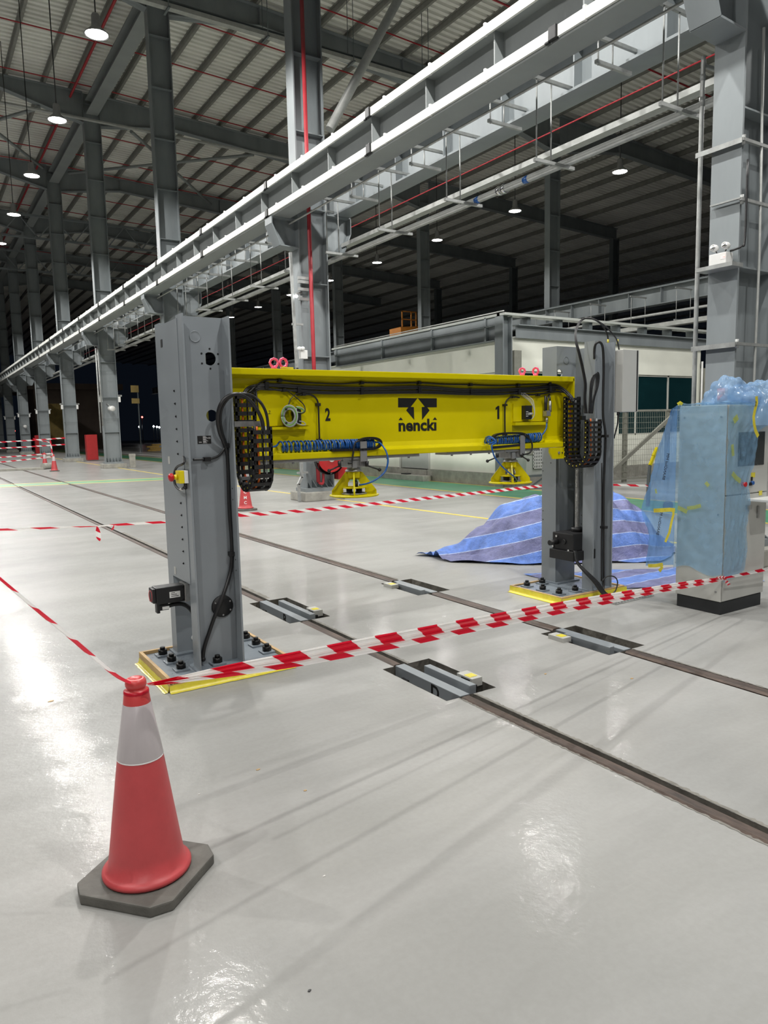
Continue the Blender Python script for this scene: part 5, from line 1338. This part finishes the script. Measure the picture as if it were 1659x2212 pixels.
def lcable(pts, r, nm='power_cable'):
    m = MB(); m.tube(smooth_path([py(u, v, y) for u, v, y in pts], 7), r, 10); m.build(nm, 'rubber', lc)
yy = LWF - .033
lcable([(567, 940, yn), (568, 918, yn), (562, 898, yn - .01), (549, 876, yn - .01), (533, 859, 4.4), (517, 852, 4.4), (500, 853, 4.4), (485, 862, 4.41), (474, 880, 4.42), (470, 905, 4.44), (474, 932, 4.47), (483, 955, 4.5), (490, 975, yy), (493, 1020, yy), (494, 1060, yy), (496, 1110, yy), (500, 1160, yy), (501, 1194, yy), (497.5, 1235, yy), (484, 1280, yy - .03), (466, 1325, yy - .03), (452, 1365, yy - .01), (441, 1400, yy), (438, 1424, yy)], .0125)
lcable([(579, 940, yn), (579, 918, yn), (575, 893, yn - .01), (565, 872, yn - .01), (549, 857, 4.41), (532, 851, 4.4), (516, 851, 4.41), (500, 856, 4.42), (487, 868, 4.44), (478, 886, 4.46), (476, 910, 4.48), (480, 935, 4.5), (487, 958, yy), (491, 985, yy)], .0095)
q = py(439, 1424, yy); m = MB(); m.sphere(q, .017, 10); m.build('cable_gland', 'black', lc)
yn, yf = 4.40, 4.645
xa, xb = py(1265, 950, yn)[0], py(1296, 950, yn)[0]
zn, zf, zb_ = py(1270, 897, yn)[2], py(1226, 857, yf)[2], py(1252, 1006, (yn + yf) / 2)[2]
cable_chain('black cable chain with yellow pins looped on the right column', xa, xb, yn, yf, zf, zn, zb_, pitch=.043)
m = MB(); m.box(xa - .05, xa, yn + .0, yn + .03, zn - .04, zn - .005); m.build('chain_bracket', 'bolt_black', rc)
# ================================================================ CONTROL CABINET
KX0, KX1, KY0, KY1, KZ = 5.455, 6.07, 3.405, 3.835, 1.716
cab = thing('control_cabinet', 'tall light grey control cabinet on black plinth, wrapped in blue film', 'cabinet', (5.76, 3.62, 0))
m = MB(); m.box(KX0 + .012, KX1 - .012, KY0 + .012, KY1 - .012, 0, .105); m.build('plinth', 'cabinet_plinth', cab, bevel=.003)
m = MB(); m.box(KX0 + .01, KX1, KY0 + .012, KY1, .107, KZ); m.build('body', 'cabinet', cab, bevel=.004)
m = MB(); m.box(KX0, KX0 + .01, KY0 + .006, KY1 - .004, .112, KZ - .004); sp_ = m.build('side_panel', 'cabinet', cab, bevel=.002)
for y in (KY0 + .05, KY1 - .05):
    for z in (.19, .83, 1.62):
        m = MB(); m.cyl((KX0 - .0005, y, z), (KX0 - .004, y, z), .009, 10); m.build('panel_screw', 'alu_dull', sp_)
m = MB(); m.box(KX0 + .02, KX1 - .004, KY0, KY0 + .012, .115, .98); d1 = m.build('door', 'cabinet', cab, bevel=.002)
m = MB(); m.box(KX0 + .02, KX1 - .004, KY0, KY0 + .012, .99, KZ - .006); d2 = m.build('door', 'cabinet', cab, bevel=.002)
a, b = py(1593, 1008, KY0), py(1652, 932, KY0)
m = MB(); m.box(a[0], b[0], KY0 - .004, KY0, a[2], b[2]); m.build('screen', 'screen', d2)
q = py(1604, 1046, KY0); m = MB(); m.cyl(q, q + np.array([0, -.03, 0]), .02, 14); m.build('stop_button', 'red_plastic', d2)
q = py(1623, 1043, KY0); m = MB(); m.cyl(q, q + np.array([0, -.02, 0]), .016, 12); m.build('switch', 'hose_blue', d2)
m = MB(); m.box(q[0] - .012, q[0] + .012, KY0 - .004, KY0, q[2] + .02, q[2] + .05); m.build('switch_label', 'black_print', d2)
m = MB(); m.box(q[0] - .035, q[0] - .01, KY0 - .015, KY0, q[2] - .02, q[2] + .005); m.build('key_lock', 'black', d2)
q = py(1614, 1095, KY0); m = MB(); m.box(q[0] - .02, q[0] + .02, KY0 - .03, KY0, q[2] - .02, q[2] + .015); m.build('lock', 'alu', d1)
q = py(1636, 1106, KY0); m = MB(); m.box(q[0] - .012, q[0] + .012, KY0 - .012, KY0, q[2] - .05, q[2] + .05); m.build('lever_lock', 'alu', d1)
s_ = py(1625, 1080, KY0 - .08)
m = MB(); m.box(5.78, 6.3, KY0 - .2, KY0, s_[2] - .02, s_[2]); m.build('keyboard_shelf', 'white', cab, bevel=.004)
for u, v, w in ((1627, 1026, .03), (1643, 1065, .025)):
    q = py(u, v, KY0 - .002); m = MB(); m.box(q[0] - w, q[0] + w, KY0 - .002, KY0 - .001, q[2] - .02, q[2] + .02); m.build('tape_bit', 'tape_yellow', d2)
m = MB(); m.cyl((5.72, 3.62, KZ), (5.72, 3.62, KZ + .09), .04, 14); m.cyl((5.72, 3.62, KZ + .09), (5.72, 3.62, KZ + .14), .042, 14); m.build('signal_lamp', 'red_plastic', cab)
# blue protective film
film = thing('plastic_sheet', 'translucent blue plastic film draped over the control cabinet', 'plastic sheet', (5.6, 3.6, .35))
def wob(a, b, k=1.0):
    return k * (.5 * math.sin(7.1 * a + 3.3 * b) + .3 * math.sin(17 * a - 9 * b + 1) + .25 * math.sin(31 * a + 23 * b + 2) + .18 * math.sin(53 * b + 11 * a))
def fsheet(fn, nu, nv, nm): m = MB(); m.grid(nu, nv, fn); return m.build(nm, 'film_fold' if nm == 'loose_flap' else 'film_blue', film, recalc=False)
bot = lambda s: .33 + .035 * math.sin(6 * s) + .03 * s
fsheet(lambda s, t: (KX0 - .014 - abs(wob(s * 1.2, t * 2, .012)), KY1 + .012 - (KY1 - KY0 + .024) * s, KZ + .012 - (KZ + .012 - bot(s)) * t), 24, 60, 'side_sheet')
def xr(t): return np.interp(t, [0, .12, .16, .25, .35, .45, 1], [6.2, 6.06, 5.9, 5.87, 5.82, 5.78, 5.76]) + .012 * math.sin(23 * t)
fsheet(lambda s, t: (KX0 - .012 + (xr(t) - KX0 + .012) * s, KY0 - .014 - abs(wob(s * 1.5 + 3, t * 2, .014)), KZ + .012 - (KZ + .012 - bot(s * .3 + .9) + .05) * t), 30, 60, 'front_sheet')
fsheet(lambda s, t: (KX0 - .014 + (6.2 - KX0) * s, KY0 - .014 + (KY1 - KY0 + .028) * t, KZ + .014 + abs(wob(s + 5, t, .015))), 24, 18, 'top_sheet')
# loose flap behind the left corner
FLP = [(0.0, 1451, 884), (.12, 1437, 920), (.25, 1422, 966), (.45, 1404, 1040), (.62, 1386, 1102), (.72, 1396, 1135), (.8, 1402, 1160), (1.0, 1394, 1222)]
def flap(s, t):
    u = np.interp(t, [f[0] for f in FLP], [f[1] for f in FLP]); v = np.interp(t, [f[0] for f in FLP], [f[2] for f in FLP])
    e = px(u, v, 5.36 + .02 * math.sin(5 * t)); z = KZ + .012 - (KZ + .012 - .36) * t
    c = np.array([KX0 - .014, KY1 + .012, z]); p = c + (e - c) * s
    return p + np.array([wob(s * 2 + 7, t * 2, .016) * s, 0, 0])
fsheet(flap, 18, 60, 'loose_flap')
def lump(c, r, k, nm, seed, m0='film_bunch'):
    R_ = random.Random(seed); dirs = []
    for q in range(16):
        d = np.array([R_.gauss(0, 1), R_.gauss(0, 1), R_.gauss(0, 1)]); dirs.append((d / np.linalg.norm(d), R_.uniform(3, 9), R_.uniform(0, 6)))
    m = MB(); c = np.array(c)
    def fn(a, b):
        th = 2 * math.pi * a; ph = math.pi * .5 * b
        d = np.array([math.cos(th) * math.cos(ph), math.sin(th) * math.cos(ph), math.sin(ph)])
        w = 1 - k * .8
        for e, f_, p_ in dirs: w += k * abs(math.sin(f_ * float(d @ e) + p_)) * 2.2 / f_
        for q, (e, f_, p_) in enumerate(dirs): w += k * .02 * abs(math.sin(4.3 * f_ * float(d @ e) + p_))
        return c + d * np.array(r) * w
    m.grid(96, 36, fn, smooth=True); return m.build(nm, m0, film, recalc=False)
lump((5.775, 3.61, KZ + .004), (.12, .105, .14), .2, 'bunched_top', 1)
lump((5.86, 3.57, KZ - .01), (.13, .12, .11), .2, 'bunched_top', 4)
lump((6.04, 3.46, KZ - .17), (.13, .1, .22), .2, 'bunched_side', 9)
# writing printed on the flap, seen from behind
for (u, v) in ((1438, 1008), (1425, 1128)):
    q = px(u, v, 5.352)
    text('film_print', 'BRANOIoI MM', q, (0, -.18, 1), (0, -1, -.18), .036, 'black_print', film, align='CENTER')
# yellow adhesive tape on the film
def ystrip(pts, w, x=None, y=None, nm='tape_strip', mm='film_yellow'):
    m = MB(); P_ = [px(u, v, x) if x is not None else py(u, v, y) for u, v in pts]; vs = []
    for i, p in enumerate(P_):
        d = P_[min(i + 1, len(P_) - 1)] - P_[max(i - 1, 0)]; d = d / np.linalg.norm(d)
        nrm = np.array([1., 0, 0]) if x is not None else np.array([0, 1., 0])
        s = np.cross(d, nrm); s = s / np.linalg.norm(s) * w / 2
        vs += [p - s, p + s]
    m.add(vs, [(2 * i, 2 * i + 1, 2 * i + 3, 2 * i + 2) for i in range(len(P_) - 1)]); return m.build(nm, mm, film, recalc=False)
ystrip([(1412, 1103), (1430, 1102), (1447, 1101), (1458, 1102)], .034, x=5.345, mm='tape_yellow')
ystrip([(1452, 1098), (1455, 1110), (1450, 1130), (1446, 1150), (1437, 1171)], .022, x=5.342, mm='tape_yellow')
ystrip([(1464, 1096), (1475, 1101), (1484, 1106)], .035, x=5.41)
ystrip([(1484, 1098), (1500, 1096), (1514, 1092)], .03, x=5.412)
ystrip([(1400, 1222), (1415, 1222), (1432, 1219)], .03, x=5.335, mm='tape_yellow')
ystrip([(1424, 1218), (1430, 1226), (1424, 1234)], .03, x=5.333, mm='tape_yellow')
ystrip([(1416, 1056), (1418, 1066)], .02, x=5.35)
ystrip([(1524, 1042), (1531, 1050)], .03, x=5.41)
ct = ystrip([(1634, 856), (1635, 870), (1631, 885), (1628, 900), (1629, 915), (1632, 930), (1638, 943)], .036, y=KY0 - .16, mm='tape_yellow')
text('tape_print', 'D.D', py(1633, 872, KY0 - .165), (.1, 0, 1), (-1, 0, .1), .025, 'black_print', film)
ystrip([(1585, 910), (1594, 900)], .05, y=KY0 - .035); ystrip([(1582, 960), (1584, 985)], .035, y=KY0 - .035)
ystrip([(1582, 1022), (1590, 1032), (1600, 1040)], .04, y=KY0 - .035)
ystrip([(1464, 874), (1469, 870), (1474, 874)], .03, x=5.45, mm='tape_yellow')

# ================================================================ TARPAULIN HEAP
def tarp_pt(s, t):
    # s across (left to right), t from the front hem up over the heap to the back hem
    L = np.interp(s, [0, .1, .2, .4, .6, .8, 1], [5.18, 5.5, 5.85, 6.4, 7.0, 7.55, 8.0])
    yb, yfr = 7.3, np.interp(s, [0, .15, .35, .6, .8, 1], [6.6, 6.05, 5.6, 5.15, 5.35, 5.4])
    y = yfr + (yb - yfr) * t
    prof = math.sin(math.pi * min(1, max(0, (t - .1) / .9))) ** .75 if t > .1 else 0
    hx = np.interp(s, [0, .13, .22, .32, .5, .72, .88, 1], [0, .03, .52, .9, 1.0, 1.0, .92, .3])
    z = .015 + .66 * prof * hx + (.03 * math.sin(31 * s + 4 * t) + .02 * math.sin(57 * s - 13 * t) + .018 * math.sin(23 * t + 9 * s) + .03 * abs(math.sin(19 * s - 11 * t)) + .02 * abs(math.sin(41 * s + 17 * t))) * (.25 + prof) * .9
    x = L + .03 * math.sin(9 * t + 3) + .02 * math.sin(21 * s + 11 * t)
    return (x, y + .04 * math.sin(13 * s + 2) * (1 - t), max(.006, z))
m = MB(); NU, NV = 80, 60
m.grid(NU, NV, tarp_pt)
tp = tag(m.build('tarpaulin', 'tarp', recalc=False), 'blue striped tarpaulin spread over a heap behind the right press column', 'tarpaulin')
uvl = tp.data.uv_layers.new(name='UVMap')
for poly in tp.data.polygons:
    for li in poly.loop_indices:
        vi = tp.data.loops[li].vertex_index; i, j = vi % (NU + 1), vi // (NU + 1)
        c = tp.data.vertices[vi].co; uvl.data[li].uv = (i / NU, 3.1 * c.z + .75 * c.y + .16 * math.sin(7 * i / NU + 1) + .2)
m = MB(); m.grid(30, 10, lambda s, t: (5.35 + 1.6 * s, 4.35 + .95 * t - .5 * s + .3 * (1 - s) + .03 * math.sin(14 * s), .004 + .008 * abs(math.sin(17 * s + 8 * t))))
tp2 = tag(m.build('tarpaulin_edge', 'tarp', recalc=False), 'flat blue striped tarpaulin hem lying on the floor beside the cabinet', 'tarpaulin')
uvl = tp2.data.uv_layers.new(name='UVMap')
for poly in tp2.data.polygons:
    for li in poly.loop_indices:
        c = tp2.data.vertices[tp2.data.loops[li].vertex_index].co; uvl.data[li].uv = (c.x, c.y * 2.2 + .3)
# grating
q = fl(1345, 1300); t = thing('floor_grating', 'small steel floor grating at the right press foot', 'grating', q)
g0, g1, g2, g3 = fl(1305, 1300), fl(1330, 1307), fl(1412, 1287), fl(1385, 1281)
mm_ = MB()
for i in range(14):
    s = i / 13; mm_.bar(g0 + (g3 - g0) * s + (0, 0, .004), g1 + (g2 - g1) * s + (0, 0, .004), .008, .006)
for i in range(5):
    s = i / 4; mm_.bar(g0 + (g1 - g0) * s + (0, 0, .004), g3 + (g2 - g3) * s + (0, 0, .004), .008, .006)
mm_.build('bar_mesh', 'galvanised', t)
# yellow barrow handle behind the film
t = thing('trolley', 'yellow handled trolley standing behind the film at the fence', 'trolley', fl(1395, 1100))
P_ = [py(u, v, 8.2) for u, v in ((1420, 968), (1412, 985), (1404, 1005), (1402, 1025), (1400, 1060))]
m = MB(); m.bar(P_[0], P_[1], .06, .05, up=(0, 1, 0)); m.bar(P_[1], P_[2], .05, .04, up=(0, 1, 0)); m.build('handle', 'yellow_bright', t)
m = MB(); m.bar(P_[2], P_[3], .04, .04, up=(0, 1, 0)); m.bar(P_[3], (P_[4][0], 8.2, .1), .05, .05, up=(0, 1, 0)); m.build('frame', 'steel_dark', t)
m = MB(); m.cyl((P_[4][0] + .5, 8.1, .08), (P_[4][0] + .5, 8.2, .08), .08, 16); m.build('wheel', 'rubber', t)

# ================================================================ CONES
def cone(x, y, lab, s=1.0, rot=0.0, letters=False, sleeve=True):
    t = thing('traffic_cone', lab, 'cone', (x, y, 0), 'red traffic cones')
    k = s
    oc = [(-.13, -.181), (.13, -.181), (.181, -.13), (.181, .13), (.13, .181), (-.13, .181), (-.181, .13), (-.181, -.13)]
    oc = [(a * k, b * k) for a, b in oc]
    ca, sa = math.cos(rot), math.sin(rot); oc = [(x + a * ca - b * sa, y + a * sa + b * ca) for a, b in oc]
    m = MB(); m.prism([(a, b, .0) for a, b in oc], (0, 0, .036 * k)); m.build('base', 'cone_rubber', t, bevel=.006 * k)
    Z0 = .036 * k
    m = MB(); m.lathe((x, y, Z0), [(.138 * k, 0), (.146 * k, .006 * k), (.146 * k, .016 * k), (.138 * k, .024 * k), (.126 * k, .03 * k), (.1185 * k, .08 * k), (.0735 * k, .41 * k)] + ([] if sleeve else [(.036 * k, .632 * k)]), 40); m.build('cone_body', 'cone_red', t)
    if sleeve:
        m = MB(); m.lathe((x, y, Z0), [(.0745 * k, .403 * k), (.075 * k, .406 * k), (.0455 * k, .588 * k), (.044 * k, .59 * k)], 36); m.build('reflective_sleeve', 'cone_sleeve', t)
        m = MB(); m.lathe((x, y, Z0), [(.0757 * k, .403 * k), (.0757 * k, .406 * k), (.0745 * k, .407 * k)], 36); m.build('sleeve_hem', 'white', t)
    m = MB(); m.lathe((x, y, Z0), [(.0445 * k, .588 * k), (.0395 * k, .63 * k), (.037 * k, .634 * k), (.029 * k, .636 * k), (.0285 * k, .639 * k), (.031 * k, .642 * k), (.034 * k, .648 * k), (.0345 * k, .655 * k), (.0335 * k, .663 * k), (.029 * k, .67 * k), (.023 * k, .673 * k), (.0225 * k, .6715 * k), (.0215 * k, .6715 * k), (.021 * k, .674 * k), (.012 * k, .6765 * k), (.001, .677 * k)], 48); m.build('cone_top', 'cone_red_top', t)
    return t
cn = cone(.588, 2.54, 'red traffic cone with grey reflective sleeve on octagonal base, nearest the camera', 1.055, math.radians(41))
q = fl(531, 1102)
c2 = cone(q[0], q[1], 'red traffic cone with white letters behind the left cable chain', 1.05, sleeve=False)
for i, (ch, v) in enumerate((('C', 1062), ('M', 1074), ('C', 1084.5))):
    p = py(531.5 + .6 * i, v, q[1]); r = .138 - .1 * (p[2] - .04) / .38 * .52
    d = np.array([-q[0], -q[1], 0]); d = d / np.linalg.norm(d)
    text('letter', ch, (q[0] + d[0] * (r + .01) * 1.05, q[1] + d[1] * (r + .01) * 1.05, p[2]), (-d[1], d[0], 0), np.array([-d[0] * .15, -d[1] * .15, 1]), .08, 'white_print', c2, offset=.001)
for u, v, lab in ((118, 1018, 'small red cone far left beside the grey roll, right one of the pair'), (98, 1011, 'small red cone far left behind the grey roll, left one of the pair')):
    q = fl(u, v); cone(q[0], q[1], lab, 1.02)
a, b = fl(93, 1014), fl(116, 1012); r = .14
tag(MB().cyl((a[0], a[1], r), (b[0], b[1], r), r, 16).build('grey_roll', 'concrete'), 'grey roll lying on the floor between the two far left cones', 'roll')
a, b = fl(-20, 1019), fl(93, 1014)
tag(MB().bar((a[0], a[1], .05), (b[0], b[1], .05), .5, .09).build('floor_board', 'concrete'), 'long low grey board on the floor left of the far cones', 'board')

# ================================================================ BARRIER TAPES
def plane_pt(u, v, A, B):
    """ray through (u, v) with the upright plane through floor points A and B"""
    A, B = np.array(A, float), np.array(B, float); n = np.array([-(B - A)[1], (B - A)[0], 0]); d = ray(u, v)
    return CAM + d * (np.dot(np.array([A[0], A[1], 0]) - CAM, n) / np.dot(d, n))
def tape(lab, top, bot, A, B, period, rows=3, ridge=.006, skew=.25, name='barrier_tape', shift=0.0, skip=None):
    """striped ribbon between an upper and a lower edge line"""
    T = [plane_pt(u, v, A, B) for u, v in top]; Bt = [plane_pt(u, v, A, B) for u, v in bot]
    T, Bt = smooth_path(T, 10), smooth_path(Bt, 10)
    def res(P_):
        P_ = np.array(P_); d = np.r_[0, np.cumsum(np.linalg.norm(np.diff(P_, axis=0), axis=1))]; return P_, d
    T, dT = res(T); Bt, dB = res(Bt)
    def at(P_, d, f): return np.array([np.interp(f * d[-1], d, P_[:, k]) for k in range(3)])
    Ln = dT[-1]; m = MB(); nrm = np.array([-(B[1] - A[1]), B[0] - A[0], 0.]); nrm = nrm / np.linalg.norm(nrm)
    sub = 6; n = int(Ln / period * 2 * sub)
    vs = []
    for i in range(n + 1):
        for j in range(rows + 1):
            f = min(1, max(0, i / n + (j / rows - .5) * skew * period / Ln))
            a, b = at(T, dT, f), at(Bt, dB, f)
            vs.append(a + (b - a) * j / rows + nrm * ridge * (1 if j % 2 else -1))
    o = len(m.v); m.v += [tuple(v) for v in vs]
    for i in range(n):
        mi = int((i + shift * 2 * sub) // sub) % 2
        for j in range(rows):
            a = i * (rows + 1) + j
            m.f.append([a, a + 1, a + rows + 2, a + rows + 1]); m.m.append(mi); m.s.append(False)
    return m
def tape_obj(m, lab, name='barrier_tape', parent=None):
    if parent is None: return tag(m.build(name, ['tape_red', 'tape_white'], recalc=False), lab, 'barrier tape')
    return m.build(name, ['tape_red', 'tape_white'], parent, recalc=False)
A, B = (.585, 2.475), (5.44, 3.36)
t1 = thing('barrier_tape', 'wide doubled red and white barrier tape from the near cone to the cabinet', 'barrier tape', (.585, 2.475, .62))
tape_obj(tape('', [(318, 1476), (400, 1456), (520, 1429), (640, 1406), (770, 1380), (900, 1356), (1000, 1337), (1100, 1319), (1200, 1301), (1300, 1284), (1420, 1265), (1500, 1253), (1566, 1246)],
         [(318, 1480), (400, 1468), (520, 1449), (640, 1430), (770, 1404), (900, 1380), (1000, 1359), (1100, 1340), (1200, 1320), (1300, 1301), (1420, 1277), (1500, 1263), (1566, 1250)], A, B, .272, 4, .006), '', 'upper_ribbon', t1)
A2, B2 = (.585, 2.465), (5.435, 3.35)
tape_obj(tape('', [(318, 1479), (400, 1466), (520, 1447), (640, 1428), (770, 1402), (900, 1378), (1000, 1357), (1100, 1338), (1200, 1318), (1300, 1299), (1420, 1275), (1500, 1261), (1566, 1249)],
         [(318, 1482), (400, 1473), (520, 1458), (640, 1440), (770, 1416), (900, 1391), (1000, 1369), (1100, 1349), (1200, 1328), (1300, 1307), (1420, 1281), (1500, 1267), (1566, 1252)], A2, B2, .272, 2, .004, shift=.2), '', 'lower_ribbon', t1)
tk = thing('tape_knot', 'knotted tail of red and white tape hanging at the cabinet corner', 'barrier tape', plane_pt(1570, 1252, A, B))
tape_obj(tape('', [(1548, 1246), (1560, 1244), (1572, 1247)], [(1548, 1250), (1560, 1252), (1572, 1256)], A2, B2, .06, 2, .006), '', 'knot', tk)
tape_obj(tape('', [(1567, 1248), (1572, 1256), (1578, 1263)], [(1563, 1250), (1566, 1260), (1572, 1266)], A2, B2, .05, 2, .005), '', 'tail', tk)
Bc = (6.6, 3.27)
tape_obj(tape('', [(1566, 1246), (1600, 1238), (1640, 1229), (1700, 1214)], [(1566, 1250), (1600, 1244), (1640, 1236), (1700, 1222)], (5.44, 3.33), Bc, .2, 2, .004), 'red and white barrier tape running right from the cabinet corner')
tape_obj(tape('', [(283, 1474), (250, 1455), (200, 1413), (150, 1370), (100, 1330), (50, 1289), (0, 1247), (-80, 1180)], [(280, 1480), (246, 1462), (195, 1421), (145, 1378), (95, 1337), (46, 1295), (-4, 1252), (-84, 1185)], (.545, 2.5), (-1.6, 4.2), .17, 2, .003), 'twisted red and white barrier tape from the near cone to the upper left')
m = MB(); m.lathe((.588, 2.54, .692), [(.0425, 0), (.0435, .004), (.0425, .013), (.039, .0145)], 24); tag(m.build('tape_loop', 'tape_red'), 'red tape loop wound round the neck of the near cone', 'barrier tape')
# tape behind the press
A, B = (-3.4, 6.0), (1.5, 6.9)
tape_obj(tape('', [(-20, 1142.5), (60, 1140), (130, 1137.5), (200, 1136), (270, 1130), (340, 1126), (380, 1124)], [(-20, 1147), (60, 1145), (130, 1141), (200, 1138), (270, 1135), (340, 1131), (380, 1129)], A, B, .34, 2, .003), 'red and white tape at the left, passing behind the left press column')
A, B = (1.6, 6.9), (8.6, 8.9)
tape_obj(tape('', [(505, 1108.5), (600, 1104), (700, 1095), (800, 1085.5), (900, 1075), (1000, 1064.5), (1080, 1056), (1175, 1046)], [(505, 1117.5), (600, 1111.5), (700, 1102.5), (800, 1092.5), (900, 1082), (1000, 1071), (1080, 1062.5), (1175, 1052)], A, B, .27, 2, .003, skew=.6), 'red and white tape stretched behind the press under the yellow beam')
A, B = (9.0, 8.6), (10.2, 7.9)
tape_obj(tape('', [(1318, 1045), (1360, 1046), (1400, 1047)], [(1318, 1049), (1360, 1050.5), (1400, 1051.5)], A, B, .3, 2, .003), 'short red and white tape right of the right press column before the fence')
A, B = (-3.4, 5.95), (1.5, 6.85)
tl = thing('tape_tail', 'loose loop and tail of striped tape hanging from the left tape', 'barrier tape', plane_pt(210, 1150, A, B))
tape_obj(tape('', [(208, 1137), (206, 1150), (208, 1162), (213, 1168)], [(211, 1137), (216, 1148), (218, 1160), (216, 1169)], A, B, .1, 2, .004), '', 'loop', tl)
tape_obj(tape('', [(246, 1133), (243, 1139), (238, 1144)], [(249, 1134), (246, 1142), (242, 1145)], A, B, .3, 2, .003), '', 'tail', tl)
Yf = 37.5
A, B = (-4, Yf), (8, Yf + .01)
for i, (p, q_, lab) in enumerate((((-20, 955), (142, 944.5), 'topmost far striped tape at the left before the column row'), ((-20, 968), (142, 958.5), 'second far striped tape at the left before the column row'),
                                  ((-20, 988), (112, 978), 'third far striped tape at the left ending at the cones'), ((-20, 999), (116, 984.5), 'lowest far striped tape at the left ending at the right cone'), ((70, 946), (109, 955), 'slanting far striped tape between the upper two'), ((107, 950), (113, 990), 'steep far striped tape dropping to the right cone'))):
    dv = 2.6 if i < 4 else 2.0; du = 0 if i < 5 else 3
    tape_obj(tape('', [p, ((p[0] + q_[0]) / 2, (p[1] + q_[1]) / 2 + .5), q_], [(p[0] + du, p[1] + dv * (du == 0)), ((p[0] + q_[0]) / 2 + du, (p[1] + q_[1]) / 2 + .5 + dv * (du == 0)), (q_[0] + du, q_[1] + dv * (du == 0))], A, B, .42, 1, .002), lab)
# small litter on the floor
for i, (u, v, w, mm, nm) in enumerate(((557, 1663, .012, 'wood', 'pale'), (660, 1708, .009, 'wood', 'pale'), (700, 1893, .006, 'tape_white', 'white'), (668, 2141, .006, 'black', 'dark'), (110, 1515, .02, 'wood', 'brown'), (1365, 1466, .014, 'wood', 'pale'), (1178, 1456, .012, 'wood', 'pale'), (430, 1716, .005, 'tape_white', 'white'))):
    q = fl(u, v); m = MB(); n = 7
    m.prism([(q[0] + w * math.cos(6.283 * k / n) * RND.uniform(.6, 1.2), q[1] + w * .6 * math.sin(6.283 * k / n) * RND.uniform(.6, 1.2), .0005) for k in range(n)], (0, 0, .002))
    tag(m.build('floor_chip', mm), 'tiny %s chip on the grey floor, %s of the loose bits' % (nm, ORD[i]), 'debris')
